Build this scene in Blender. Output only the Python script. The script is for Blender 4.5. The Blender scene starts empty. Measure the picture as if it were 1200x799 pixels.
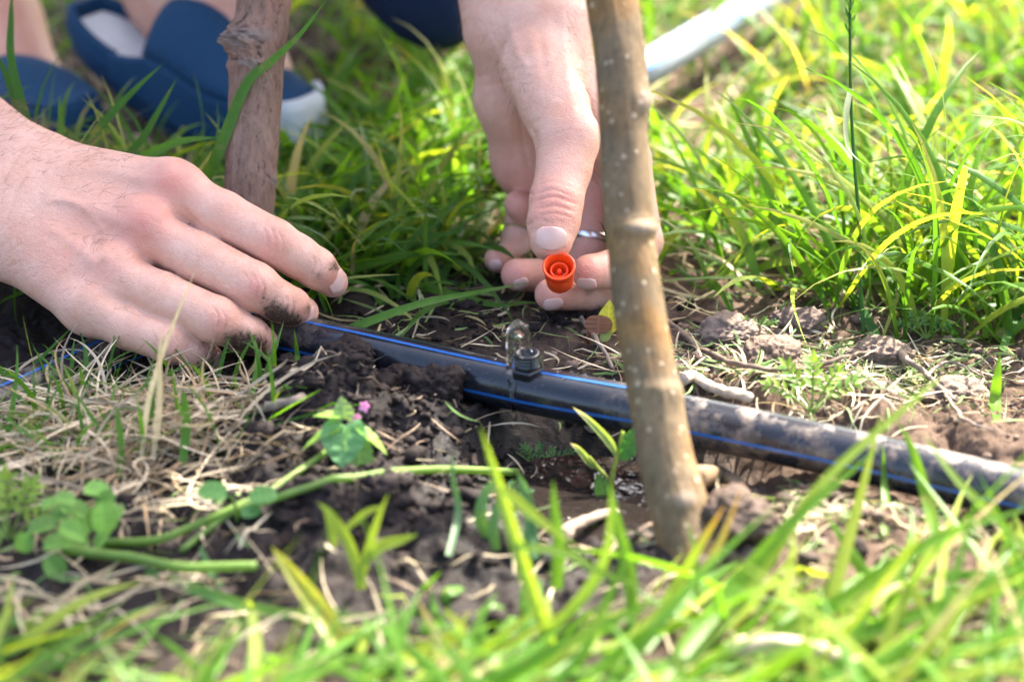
import bpy, math, random
import numpy as np
from mathutils import Vector, Matrix
rng = np.random.default_rng(7)
random.seed(7)
SC = bpy.context.scene
COL = SC.collection
R = math.radians
# ------------------------------------------------------------------ camera
LENS, PITCH, CAMH = 85.0, R(25), 0.5
F = 1200 * LENS / 36.0
CAM = np.array([0.0, -CAMH / math.tan(PITCH), CAMH])
FW = np.array([0, math.cos(PITCH), -math.sin(PITCH)])
UP = np.array([0, math.sin(PITCH), math.cos(PITCH)])
RT = np.array([1.0, 0, 0])
def P(px, py, d):
    """a spot seen in direction (px, py) at distance d"""
    return CAM + FW * d + RT * ((px - 600) / F * d) + UP * ((399.5 - py) / F * d)
def G(px, py, z=0.0):
    r = FW + RT * ((px - 600) / F) + UP * ((399.5 - py) / F)
    return CAM + r * ((z - CAM[2]) / r[2])
def proj(v):
    q = v - CAM
    d = q @ FW
    return 600 + (q @ RT) / d * F, 399.5 - (q @ UP) / d * F, d
# ------------------------------------------------------------------ noise
def _h(ix, iy, iz, s):
    n = (ix.astype(np.int64) * 374761393 + iy.astype(np.int64) * 668265263 + iz.astype(np.int64) * 2147483647 + s * 1274126177) & 0x7fffffff
    n = ((n ^ (n >> 13)) * 1274126177) & 0x7fffffff
    n = ((n ^ (n >> 16)) * 668265263) & 0x7fffffff
    return ((n ^ (n >> 15)) & 0xffff) / 65535.0
def noise3(x, y, z, s=0):
    ix, iy, iz = np.floor(x), np.floor(y), np.floor(z)
    fx, fy, fz = x - ix, y - iy, z - iz
    fx, fy, fz = [f * f * (3 - 2 * f) for f in (fx, fy, fz)]
    o = 0
    for a in (0, 1):
        for b in (0, 1):
            for c in (0, 1):
                w = (fx if a else 1 - fx) * (fy if b else 1 - fy) * (fz if c else 1 - fz)
                o = o + w * _h(ix + a, iy + b, iz + c, s)
    return o * 2 - 1
def noise2(x, y, s=0):
    ix, iy = np.floor(x), np.floor(y)
    fx, fy = x - ix, y - iy
    fx, fy = fx * fx * (3 - 2 * fx), fy * fy * (3 - 2 * fy)
    z = np.zeros_like(ix)
    return ((_h(ix, iy, z, s) * (1 - fx) + _h(ix + 1, iy, z, s) * fx) * (1 - fy) + (_h(ix, iy + 1, z, s) * (1 - fx) + _h(ix + 1, iy + 1, z, s) * fx) * fy) * 2 - 1
def fbm2(x, y, o=4, s=0):
    t, a = 0, 1.0
    for i in range(o):
        t = t + a * noise2(x * 2 ** i + 13.1 * i, y * 2 ** i - 7.7 * i, s + i); a *= 0.5
    return t
def lumps(x, y, cell, s):
    """rounded clods: height 0..1 of the highest jittered dome in the neighbouring cells"""
    X, Y = x / cell, y / cell
    ix, iy = np.floor(X), np.floor(Y)
    z = np.zeros_like(ix)
    best = np.zeros_like(X)
    for a in (-1, 0, 1):
        for b in (-1, 0, 1):
            cx, cy = ix + a, iy + b
            jx = cx + _h(cx, cy, z, s); jy = cy + _h(cx, cy, z + 1, s)
            r = 0.45 + 0.5 * _h(cx, cy, z + 2, s)
            d2 = ((X - jx) ** 2 + (Y - jy) ** 2) / (r * r)
            best = np.maximum(best, np.sqrt(np.clip(1 - d2, 0, 1)) * r)
    return best
def sstep(a, b, x):
    t = np.clip((x - a) / (b - a), 0, 1)
    return t * t * (3 - 2 * t)
# ------------------------------------------------------------------ the ground's shape
PIPE_PX = [(1420, 628), (1300, 602), (1230, 587), (1100, 557), (990, 531), (803, 492), (640, 460), (520, 434), (400, 407), (300, 388), (225, 386), (150, 406), (75, 440), (0, 474), (-120, 520), (-330, 590)]
PIPE_Z = [.012, .012, .012, .012, .012, .012, .013, .013, .010, .004, .000, -.002, -.003, -.003, -.002, -.002]
PR = 0.0112
PIPE_PTS = np.array([G(a, b, z) for (a, b), z in zip(PIPE_PX, PIPE_Z)])
def pipe_y(x):
    o = np.argsort(PIPE_PTS[:, 0])
    return np.interp(x, PIPE_PTS[o, 0], PIPE_PTS[o, 1])
def gauss(x, y, c, rx, ry=None):
    ry = ry or rx
    return np.exp(-((x - c[0]) / rx) ** 2 - ((y - c[1]) / ry) ** 2)
gM1, gM2, gM3, gM4 = G(430, 476), G(380, 530), G(500, 480), G(470, 625)
gPud = G(690, 570)
gDip = G(622, 512)
gBank = G(930, 420)
def soil_masks(x, y):
    mound = np.clip(gauss(x, y, gM1, .034, .026) + gauss(x, y, gM2, .06, .05) + gauss(x, y, gM3, .03, .03) + gauss(x, y, gM4, .08, .04), 0, 1)
    pud = np.clip(1.15 * gauss(x, y, gPud, .052, .062) + .9 * gauss(x, y, gDip, .032, .018), 0, 1)
    return mound, pud
def H(x, y):
    x = np.asarray(x, float); y = np.asarray(y, float)
    far = np.clip((np.hypot(x, y) - .8) / 2.0, 0, 1)
    h = .007 * fbm2(x * 5, y * 5, 3, 3) + far * .05 * fbm2(x * .35, y * .35, 3, 9)
    mound, pud = soil_masks(x, y)
    h += .019 * gauss(x, y, gM1, .036, .026) + .019 * gauss(x, y, gM2, .06, .05) + .010 * gauss(x, y, gM3, .032, .03) + .012 * gauss(x, y, gM4, .08, .04)
    h -= .019 * pud
    dy = y - pipe_y(x)
    h -= .006 * np.exp(-(dy / .02) ** 2)                       # the pipe lies in a shallow furrow
    bank = np.exp(-((dy - .055) / .035) ** 2) * sstep(.03, .10, x)
    h += .012 * bank
    h += .016 * gauss(x, y, G(840, 640), .03, .02)             # soil drawn up round the near trunk
    near = 1 - sstep(.5, .9, np.hypot(x, y))
    rough = (.45 + .55 * mound + .45 * bank) * (1 - .35 * pud) * near
    wx, wy = x + .006 * noise2(x * 60, y * 60, 5), y + .006 * noise2(x * 60, y * 60, 6)
    ab = lambda k, s: np.abs(noise2(wx * k, wy * k, s))
    h += rough * (.014 * ab(38, 11) + .0055 * ab(92, 12) + .0032 * ab(205, 13) + .0022 * ab(430, 14) + .0016 * lumps(wx, wy, .005, 16) - .0085)
    cap_ = .0035 + .42 * np.clip(np.abs(dy) - .011, 0, 1) + .0015 * noise2(x * 300, y * 300, 19) + .0025 * sstep(-.2, .5, noise2(x * 70, y * 70, 20)) + .0085 * gauss(x, y, G(428, 436), .013, .03); h = np.where((dy < .03) & (dy > -.055) & (near > 0), np.minimum(h, cap_), h)
    h += .0016 * near * pud * (noise2(x * 120, y * 120, 17) + noise2(x * 260, y * 260, 18) * .6)
    return h
def H1(x, y):
    return float(H(np.array([x]), np.array([y]))[0])
# ------------------------------------------------------------------ objects
def fast_mesh(name, v, faces, smooth=True):
    """faces: list of int arrays (n,3)/(n,4)"""
    me = bpy.data.meshes.new(name)
    v = np.asarray(v, np.float32)
    if isinstance(faces, np.ndarray): faces = [faces]
    faces = [np.asarray(f, np.int32) for f in faces if len(f)]
    me.vertices.add(len(v)); me.vertices.foreach_set('co', v.ravel())
    nl = sum(f.size for f in faces); npol = sum(len(f) for f in faces)
    me.loops.add(nl); me.loops.foreach_set('vertex_index', np.concatenate([f.ravel() for f in faces]))
    me.polygons.add(npol)
    tot = np.concatenate([np.full(len(f), f.shape[1], np.int32) for f in faces])
    st = np.concatenate([[0], np.cumsum(tot)[:-1]]).astype(np.int32)
    me.polygons.foreach_set('loop_start', st); me.polygons.foreach_set('loop_total', tot)
    me.polygons.foreach_set('use_smooth', np.full(npol, smooth, bool))
    me.update(calc_edges=True); me.validate()
    return me
def world_loc(o):
    p = np.zeros(3)
    while o is not None:
        p = p + np.array(o.location); o = o.parent
    return p
def obj(name, v, faces, m, parent=None, smooth=True, attrs=None, base=None):
    v = np.asarray(v, float)
    if parent is not None:
        off, loc = world_loc(parent), (0, 0, 0)
    else:
        off = base if base is not None else np.array([v[:, 0].mean(), v[:, 1].mean(), v[:, 2].min()])
        loc = off
    me = fast_mesh(name, v - off, faces, smooth)
    for k, a in (attrs or {}).items():
        a = np.asarray(a, np.float32)
        if a.ndim == 1:
            at = me.attributes.new(k, 'FLOAT', 'POINT'); at.data.foreach_set('value', a)
        else:
            at = me.attributes.new(k, 'FLOAT_COLOR', 'POINT')
            at.data.foreach_set('color', np.concatenate([a, np.ones((len(a), 1), np.float32)], 1).ravel())
    me.materials.append(m)
    o = bpy.data.objects.new(name, me); o.location = loc
    COL.objects.link(o)
    if parent is not None: o.parent = parent
    return o
def tag(o, label=None, cat=None, group=None, kind=None):
    if label: o['label'] = label
    if cat: o['category'] = cat
    if group: o['group'] = group
    if kind: o['kind'] = kind
    return o
def empty(name, loc, label, cat, group=None):
    o = bpy.data.objects.new(name, None); o.location = tuple(loc); o.empty_display_size = .02
    COL.objects.link(o)
    return tag(o, label, cat, group)
class Soup:
    """collects pieces into one mesh"""
    def __init__(s): s.v, s.q, s.t, s.c, s.n = [], [], [], [], 0
    def add(s, v, q=None, t=None, c=None):
        v = np.asarray(v, float)
        if q is not None and len(q): s.q.append(np.asarray(q) + s.n)
        if t is not None and len(t): s.t.append(np.asarray(t) + s.n)
        s.v.append(v); s.n += len(v)
        s.c.append(np.broadcast_to(np.asarray(c if c is not None else (1, 1, 1), float), (len(v), 3)))
    def build(s, name, m, parent=None, smooth=True, base=None):
        f = []
        if s.q: f.append(np.concatenate(s.q))
        if s.t: f.append(np.concatenate(s.t))
        return obj(name, np.concatenate(s.v), f, m, parent, smooth, {'col': np.concatenate(s.c)}, base)
def catmull(p, n):
    p = np.asarray(p, float)
    p = np.vstack([2 * p[0] - p[1], p, 2 * p[-1] - p[-2]])
    m = len(p) - 3
    t = np.linspace(0, m - 1e-9, n); i = t.astype(int); f = (t - i)[:, None]
    a, b, c, d = p[i], p[i + 1], p[i + 2], p[i + 3]
    return .5 * (2 * b + (c - a) * f + (2 * a - 5 * b + 4 * c - d) * f ** 2 + (3 * b - a - 3 * c + d) * f ** 3)
def frames(c, ref=None):
    t = np.gradient(c, axis=0); t /= np.linalg.norm(t, axis=1)[:, None] + 1e-12
    ref = np.array([0, 0, 1.0]) if ref is None else np.asarray(ref, float)
    if abs(t[0] @ ref) > .95: ref = np.array([0, 1.0, 0])
    u = ref - t * (t @ ref)[:, None]; u /= np.linalg.norm(u, axis=1)[:, None] + 1e-12
    w = np.cross(t, u)
    return t, u, w
def grid_quads(n, m, wrap=False):
    i = np.arange(n - 1)[:, None]; j = np.arange(m if wrap else m - 1)[None, :]
    a = i * m + j; b = i * m + (j + 1) % m
    return np.stack([a, b, b + m, a + m], -1).reshape(-1, 4)
def tube(c, r, k=12, ref=None, rough=0, seed=0, cap=True):
    c = np.asarray(c, float); n = len(c)
    r = np.broadcast_to(np.asarray(r, float), (n,))
    t, u, w = frames(c, ref)
    th = np.arange(k) / k * 2 * np.pi
    rr = r[:, None] * np.ones(k)
    if rough:
        s = np.concatenate([[0], np.cumsum(np.linalg.norm(np.diff(c, axis=0), axis=1))])
        rr = rr * (1 + rough * noise3(np.cos(th)[None] * 1.5 + 9 + 0 * s[:, None], np.sin(th)[None] * 1.5 + 0 * s[:, None], (s / (2.5 * r.mean()))[:, None] + 0 * th, seed))
    v = c[:, None] + rr[..., None] * (np.cos(th)[None, :, None] * u[:, None] + np.sin(th)[None, :, None] * w[:, None])
    v = v.reshape(-1, 3); q = grid_quads(n, k, True)
    tr = []
    if cap:
        v = np.vstack([v, c[0], c[-1]])
        a = np.arange(k)
        tr = np.concatenate([np.stack([np.full(k, n * k), (a + 1) % k, a], 1), np.stack([np.full(k, n * k + 1), (n - 1) * k + a, (n - 1) * k + (a + 1) % k], 1)])
    return v, q, tr
def ribbon(c, w, nh, fold=.18, twist=0.0):
    """a grass blade along c (n,3) with half widths w, its face turned to nh"""
    c = np.asarray(c, float); n = len(c)
    t = np.gradient(c, axis=0); t /= np.linalg.norm(t, axis=1)[:, None] + 1e-12
    s = np.cross(t, np.asarray(nh, float)); s /= np.linalg.norm(s, axis=1)[:, None] + 1e-9
    nn = np.cross(s, t)
    if twist:
        a = np.linspace(0, twist, n)[:, None]
        s, nn = s * np.cos(a) + nn * np.sin(a), nn * np.cos(a) - s * np.sin(a)
    w = np.asarray(w)[:, None]
    v = np.stack([c - s * w, c - s * w * .5 - nn * w * fold * .6, c - nn * w * fold, c + s * w * .5 - nn * w * fold * .6, c + s * w], 1).reshape(-1, 3)
    return v, grid_quads(n, 5)
def blade_w(n, wmax, base=.55):
    s = np.linspace(0, 1, n)
    return wmax * (base + (1 - base) * sstep(0, .3, s)) * np.clip(1 - s ** 2.6, 0.02, 1)
def blades(soup, root, az, th0, kap, L, W, col, seg=8, twist=None, clear=.003, tip=None):
    """many free-growing blades at once"""
    N = len(root); S = seg + 1
    az, th0, kap, L, W = [np.broadcast_to(np.asarray(a, float), (N,)) for a in (az, th0, kap, L, W)]
    s = np.linspace(0, 1, S)
    th = th0[:, None] - kap[:, None] * s[None] ** 1.4
    azs = az[:, None] + (np.zeros(N) if twist is None else twist)[:, None] * s[None] ** 1.5
    step = (L / seg)[:, None]
    dx, dy, dz = np.cos(th) * np.cos(azs) * step, np.cos(th) * np.sin(azs) * step, np.sin(th) * step
    z0 = np.zeros((N, 1))
    X, Y, Z = [r[:, None] + np.concatenate([z0, np.cumsum(d[:, :-1], 1)], 1) for r, d in ((root[:, 0], dx), (root[:, 1], dy), (root[:, 2], dz))]
    Hh = H(X, Y)
    free = np.maximum(Z, Hh + clear * (s > 0))
    c = np.stack([X, Y, free], -1)
    t = np.gradient(c, axis=1); t /= np.linalg.norm(t, axis=2)[..., None] + 1e-12
    roll = rng.normal(0, .5, N)[:, None]
    side = np.stack([-np.sin(azs), np.cos(azs), 0 * azs], -1)
    nn = np.cross(side, t)
    a = (roll + rng.normal(0, .7, N)[:, None] * s[None])[..., None]
    sd = side * np.cos(a) + nn * np.sin(a); n2 = nn * np.cos(a) - side * np.sin(a)
    w = (W[:, None] * (.6 + .4 * sstep(0, .3, s))[None] * np.clip(1 - s ** 2.4, .02, 1)[None])[..., None]
    v = np.stack([c - sd * w, c - n2 * w * .3, c + sd * w], 2)           # N,S,3,3
    q = grid_quads(S, 3)
    Q = (q[None] + (np.arange(N) * S * 3)[:, None, None]).reshape(-1, 4)
    cc = np.repeat(np.asarray(col, float)[:, None], S * 3, 1)
    if tip is not None:
        k = (np.repeat(s, 3)[None, :, None] ** 2)
        cc = cc * (1 - k) + np.asarray(tip)[:, None] * k
    soup.add(v.reshape(-1, 3), Q, c=cc.reshape(-1, 3))
def leaf(soup, base, d, nrm, L, W, col, shape='ovate', curl=.15, fold=.2, n=12, teeth=0):
    d = np.asarray(d, float); d /= np.linalg.norm(d); nrm = np.asarray(nrm, float)
    sd = np.cross(d, nrm); sd /= np.linalg.norm(sd) + 1e-9; nn = np.cross(sd, d)
    n = n * 2; s = np.linspace(0, 1, n)
    if shape == 'round': w = np.sqrt(np.clip(1 - (2 * s - 1) ** 2, 0, 1)) ** .8
    elif shape == 'heart': w = np.clip(np.sin(np.pi * np.clip(s * .93 + .07, 0, 1) ** .62), 0, 1)
    elif shape == 'lance': w = np.sin(np.pi * s ** .8) ** .9
    else: w = np.clip(np.sin(np.pi * s ** .7), 0, 1)
    w = w + .0
    t = np.array([-1, -.7, -.4, -.13, -.05, 0, .05, .13, .4, .7, 1])
    k = 1 + (teeth * np.where((np.arange(n) // 2) % 2 == 0, 1, -1))[:, None] * (np.abs(t) > .9)
    off = np.where(shape == 'heart', -.16 * np.abs(t) * (1 - s[:, None]) ** 3, 0)
    v = (np.asarray(base)[None, None] + d * (L * (s[:, None] + off))[..., None] + sd * (W * .5 * w[:, None] * t * k)[..., None]
         + nn * (L * curl * (-(s[:, None] ** 2)) + fold * W * .5 * w[:, None] * np.abs(t) + .014 * W * np.sin(s[:, None] * 25) * (np.abs(t) > .3))[..., None])
    vein = (1 + .45 * np.exp(-(t / .07) ** 2)[None] * (1 - .5 * s[:, None]) + .13 * np.sin(s[:, None] * 42 - np.abs(t)[None] * 7) * (np.abs(t) > .1)[None])
    soup.add(v.reshape(-1, 3), grid_quads(n, 11), c=(np.asarray(col, float) * vein[..., None]).reshape(-1, 3))
# ------------------------------------------------------------------ signed-distance sculpting
class Sculpt:
    def __init__(s, lo, hi, res):
        s.lo = np.asarray(lo, float); s.res = res
        s.n = np.ceil((np.asarray(hi) - s.lo) / res).astype(int) + 1
        s.D = np.full(s.n, 1.0, np.float32)
    def blank(s): return np.full(s.n, 1.0, np.float32)
    def _box(s, lo, hi):
        i0 = np.clip(((lo - s.lo) / s.res).astype(int), 0, s.n); i1 = np.clip(((hi - s.lo) / s.res).astype(int) + 2, 0, s.n)
        sl = tuple(slice(a, b) for a, b in zip(i0, i1))
        ax = [s.lo[k] + np.arange(i0[k], i1[k]) * s.res for k in range(3)]
        return sl, ax
    def cone(s, D, a, b, ra, rb, k=.004, squash=None):
        a, b = np.asarray(a, float), np.asarray(b, float)
        m = max(ra, rb) + k + 5 * s.res
        sl, (X, Y, Z) = s._box(np.minimum(a, b) - m, np.maximum(a, b) + m)
        if min(len(X), len(Y), len(Z)) == 0: return
        ab = b - a; L2 = ab @ ab + 1e-12
        x, y, z = X[:, None, None] - a[0], Y[None, :, None] - a[1], Z[None, None, :] - a[2]
        t = np.clip((x * ab[0] + y * ab[1] + z * ab[2]) / L2, 0, 1)
        qx, qy, qz = x - t * ab[0], y - t * ab[1], z - t * ab[2]
        d2 = qx * qx + qy * qy + qz * qz
        if squash is not None:                       # (direction, factor): thinner along that direction
            nv, f = np.asarray(squash[0], float), squash[1]
            nv = nv / np.linalg.norm(nv)
            d2 = d2 + (qx * nv[0] + qy * nv[1] + qz * nv[2]) ** 2 * (1 / f ** 2 - 1)
        d = (np.sqrt(d2) - (ra + (rb - ra) * t)).astype(np.float32)
        D[sl] = s.smin(D[sl], d, k)
    @staticmethod
    def smin(a, b, k):
        h = np.clip(.5 + .5 * (b - a) / k, 0, 1)
        return b * (1 - h) + a * h - k * h * (1 - h)
    def chain(s, D, pts, k=.004):
        for (a, ra), (b, rb) in zip(pts[:-1], pts[1:]): s.cone(D, a, b, ra, rb, k)
    def mesh(s, D=None):
        D = s.D if D is None else D
        ins = D < 0
        c = np.zeros(np.array(D.shape) - 1, np.int8)
        off = [(i, j, k) for i in (0, 1) for j in (0, 1) for k in (0, 1)]
        sub = lambda A, o: A[o[0]:A.shape[0] - 1 + o[0], o[1]:A.shape[1] - 1 + o[1], o[2]:A.shape[2] - 1 + o[2]]
        for o in off: c += sub(ins, o)
        act = (c > 0) & (c < 8)
        idx = np.argwhere(act)
        ids = np.full(act.shape, -1, np.int64); ids[act] = np.arange(len(idx))
        val = {o: D[idx[:, 0] + o[0], idx[:, 1] + o[1], idx[:, 2] + o[2]].astype(float) for o in off}
        acc = np.zeros((len(idx), 3)); cnt = np.zeros(len(idx))
        for o in off:
            for ax in range(3):
                if o[ax] == 0:
                    p = list(o); p[ax] = 1; p = tuple(p)
                    a, b = val[o], val[p]
                    m = (a < 0) != (b < 0)
                    t = np.where(m, a / np.where(m, a - b, 1), 0)
                    q = np.array(o, float)[None].repeat(len(idx), 0); q[:, ax] = t
                    acc[m] += q[m]; cnt[m] += 1
        v = s.lo + (idx + acc / cnt[:, None]) * s.res
        quads = []
        for ax in range(3):
            b, cx = [(1, 2), (2, 0), (0, 1)][ax]
            lo = [slice(1, n - 1) for n in D.shape]; lo[ax] = slice(0, D.shape[ax] - 1)
            hi = list(lo); hi[ax] = slice(1, D.shape[ax])
            A, B = ins[tuple(lo)], ins[tuple(hi)]
            for flip, M in ((False, A & ~B), (True, ~A & B)):
                e = np.argwhere(M)
                if not len(e): continue
                e = e + np.array([0 if k == ax else 1 for k in range(3)])
                def cell(db, dc):
                    q = e.copy(); q[:, b] -= db; q[:, cx] -= dc
                    return ids[q[:, 0], q[:, 1], q[:, 2]]
                Q = np.stack([cell(1, 1), cell(0, 1), cell(0, 0), cell(1, 0)], 1)
                quads.append(Q[:, ::-1] if flip else Q)
        q = np.concatenate(quads)
        return v, q[(q >= 0).all(1)]
def vnormals(v, q):
    n = np.zeros_like(v)
    fn = np.cross(v[q[:, 2]] - v[q[:, 0]], v[q[:, 3]] - v[q[:, 1]])
    for k in range(4): np.add.at(n, q[:, k], fn)
    return n / (np.linalg.norm(n, axis=1)[:, None] + 1e-15)
def relax(v, q, it=2, f=.5):
    for _ in range(it):
        a = np.zeros_like(v); c = np.zeros(len(v))
        for k in range(4):
            i, j = q[:, k], q[:, (k + 1) % 4]
            np.add.at(a, i, v[j]); np.add.at(c, i, 1); np.add.at(a, j, v[i]); np.add.at(c, j, 1)
        v = v * (1 - f) + f * a / np.maximum(c, 1)[:, None]
    return v
# ------------------------------------------------------------------ materials
def mat(name):
    m = bpy.data.materials.new(name); m.use_nodes = True
    nt = m.node_tree; nt.nodes.clear()
    out = nt.nodes.new('ShaderNodeOutputMaterial')
    b = nt.nodes.new('ShaderNodeBsdfPrincipled')
    nt.links.new(b.outputs[0], out.inputs[0])
    return m, nt, b, out
class N:
    def __init__(s, nt): s.nt = nt
    def new(s, t, **kw):
        n = s.nt.nodes.new('ShaderNode' + t)
        for k, v in kw.items():
            if k in n.inputs.keys() if isinstance(k, str) else False: pass
            setattr(n, k, v)
        return n
    def link(s, a, b): s.nt.links.new(a, b)
    def coord(s, scale=(1, 1, 1)):
        tc = s.new('TexCoord'); mp = s.new('Mapping'); mp.inputs['Scale'].default_value = scale
        s.link(tc.outputs['Object'], mp.inputs[0]); return mp.outputs[0]
    def noise(s, vec, scale, detail=4, rough=.55, dist=0):
        n = s.new('TexNoise'); n.inputs['Scale'].default_value = scale; n.inputs['Detail'].default_value = detail
        n.inputs['Roughness'].default_value = rough; n.inputs['Distortion'].default_value = dist
        s.link(vec, n.inputs['Vector']); return n.outputs['Fac']
    def voro(s, vec, scale, feature='F1'):
        n = s.new('TexVoronoi'); n.feature = feature; n.inputs['Scale'].default_value = scale
        s.link(vec, n.inputs['Vector']); return n.outputs['Distance']
    def ramp(s, fac, stops, interp='LINEAR'):
        r = s.new('ValToRGB'); r.color_ramp.interpolation = interp
        e = r.color_ramp.elements
        while len(e) < len(stops): e.new(.5)
        for el, (p, c) in zip(e, stops):
            el.position = p; el.color = (*c, 1) if hasattr(c, '__len__') else (c, c, c, 1)
        s.link(fac, r.inputs[0]); return r.outputs[0]
    def mix(s, fac, a, b, mode='MIX'):
        n = s.new('Mix'); n.data_type = 'RGBA'; n.blend_type = mode
        for sock, val in ((n.inputs[0], fac), (n.inputs[6], a), (n.inputs[7], b)):
            if hasattr(val, 'is_output'): s.link(val, sock)
            else: sock.default_value = (*val, 1) if hasattr(val, '__len__') else val
        return n.outputs[2]
    def math(s, op, a, b=0.0):
        n = s.new('Math'); n.operation = op
        for sock, val in ((n.inputs[0], a), (n.inputs[1], b)):
            if hasattr(val, 'is_output'): s.link(val, sock)
            else: sock.default_value = val
        return n.outputs[0]
    def attr(s, name, out='Color'):
        n = s.new('Attribute'); n.attribute_name = name; return n.outputs[out]
    def bump(s, h, strength, dist, bsdf, prev=None):
        n = s.new('Bump'); n.inputs['Strength'].default_value = strength; n.inputs['Distance'].default_value = dist
        s.link(h, n.inputs['Height'])
        if prev is not None: s.link(prev, n.inputs['Normal'])
        s.link(n.outputs[0], bsdf.inputs['Normal']); return n.outputs[0]
def simple(name, col, rough=.5, spec=.5, metal=0, nscale=0, namt=.25, bump=0, bdist=.0005):
    m, nt, b, out = mat(name); n = N(nt)
    b.inputs['Roughness'].default_value = rough; b.inputs['Metallic'].default_value = metal
    b.inputs['Specular IOR Level'].default_value = spec
    if nscale:
        f = n.noise(n.coord(), nscale)
        n.link(n.mix(f, tuple(c * (1 - namt) for c in col), tuple(min(1, c * (1 + namt)) for c in col)), b.inputs['Base Color'])
        if bump: n.bump(f, bump, bdist, b)
    else: b.inputs['Base Color'].default_value = (*col, 1)
    return m
def foliage(name, trans=.45, rough=.42, tcol=(1.7, 1.5, .55), streak=True, spec=.4, worn=False):
    """thin leaf: colour from the blade's own 'col', light coming through from behind"""
    m, nt, b, out = mat(name); n = N(nt)
    c = n.attr('col')
    f = n.noise(n.coord(), 220, 3)
    c2 = n.mix(f, n.mix(1.0, c, (.75, .8, .7), 'MULTIPLY'), n.mix(1.0, c, (1.25, 1.2, 1.2), 'MULTIPLY'))
    if worn:
        c2 = n.mix(n.ramp(n.noise(n.coord(), 75, 5, .7, .5), [(.60, 0), (.74, .75)]), c2, (.27, .21, .085))
        c2 = n.mix(n.ramp(n.noise(n.coord(), 520, 3, .7), [(.66, 0), (.76, .6)]), c2, (.17, .125, .06))
    n.link(c2, b.inputs['Base Color']); b.inputs['Roughness'].default_value = rough
    b.inputs['Specular IOR Level'].default_value = spec
    tr = n.new('BsdfTranslucent')
    n.link(n.mix(1.0, c2, tcol, 'MULTIPLY'), tr.inputs['Color'])
    ms = n.new('MixShader'); ms.inputs[0].default_value = trans
    n.link(b.outputs[0], ms.inputs[1]); n.link(tr.outputs[0], ms.inputs[2]); n.link(ms.outputs[0], out.inputs[0])
    if streak:
        n.bump(n.noise(n.coord(), 900, 2), .25, .0002, b)
    return m
M = {}
M['grass'] = foliage('grass_blade', .5, .42, (1.75, 1.65, .42), spec=.22, worn=True)
M['leaf'] = foliage('weed_leaf', .42, .5, (1.7, 1.6, .6), spec=.3)
M['straw'] = foliage('straw', .22, .6, (1.2, 1.1, .8), spec=.25)
M['petal'] = foliage('petal', .4, .6, (1.3, 1.1, 1.3), spec=.2)
# soil: moist dark crumb by the puddle, paler dry earth away from it
m, nt, b, out = mat('soil'); n = N(nt)
co = n.coord()
wet, dry = n.attr('wet', 'Fac'), n.attr('dry', 'Fac')
f1, f2 = n.noise(co, 55, 6, .65), n.noise(co, 420, 5, .7)
dark = n.ramp(f1, [(.3, (.0075, .0054, .0052)), (.7, (.024, .0172, .0158))])
pale = n.ramp(f1, [(.25, (.046, .031, .024)), (.75, (.145, .102, .077))])
c = n.mix(dry, dark, pale)
c = n.mix(n.math('MULTIPLY', wet, .95), c, (.0055, .0042, .0039))
c = n.mix(n.ramp(f2, [(.35, 0), (.7, 1)]), n.mix(1.0, c, (.7, .7, .7), 'MULTIPLY'), n.mix(1.0, c, (1.3, 1.28, 1.25), 'MULTIPLY'))
n.link(c, b.inputs['Base Color'])
rr = n.mix(wet, n.mix(dry, (.55, .55, .55), (.9, .9, .9)), n.ramp(n.noise(co, 130, 5, .7), [(.50, .62), (.60, .16)]))
n.link(rr, b.inputs['Roughness'])
n.link(n.mix(wet, n.mix(dry, (.13, .13, .13), (.06, .06, .06)), (.3, .3, .3)), b.inputs['Specular IOR Level'])
n.bump(f2, .8, .0012, b, n.bump(n.noise(co, 1500, 3), .5, .0004, b))
M['soil'] = m
# crumbs share the soil's look
m, nt, b, out = mat('soil_crumb'); n = N(nt)
c = n.attr('col'); f = n.noise(n.coord(), 500, 4)
n.link(n.mix(f, n.mix(1.0, c, (.6, .6, .6), 'MULTIPLY'), n.mix(1.0, c, (1.4, 1.4, 1.4), 'MULTIPLY')), b.inputs['Base Color'])
b.inputs['Roughness'].default_value = .7; b.inputs['Specular IOR Level'].default_value = .12
n.bump(f, .9, .0012, b); M['crumb'] = m
# muddy water
m, nt, b, out = mat('muddy_water'); n = N(nt)
b.inputs['Base Color'].default_value = (.014, .011, .0095, 1); b.inputs['Roughness'].default_value = .04; b.inputs['IOR'].default_value = 1.33
b.inputs['Specular IOR Level'].default_value = .6
co = n.coord()
n.bump(n.noise(co, 45, 3, .5, .5), .9, .006, b, n.bump(n.noise(co, 150, 3), .4, .0014, b)); M['mud_water'] = m
m, nt, b, out = mat('clear_water'); n = N(nt)
b.inputs['Base Color'].default_value = (1, 1, 1, 1); b.inputs['Roughness'].default_value = .0; b.inputs['IOR'].default_value = 1.33
b.inputs['Transmission Weight'].default_value = 1.0; M['water'] = m
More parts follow.
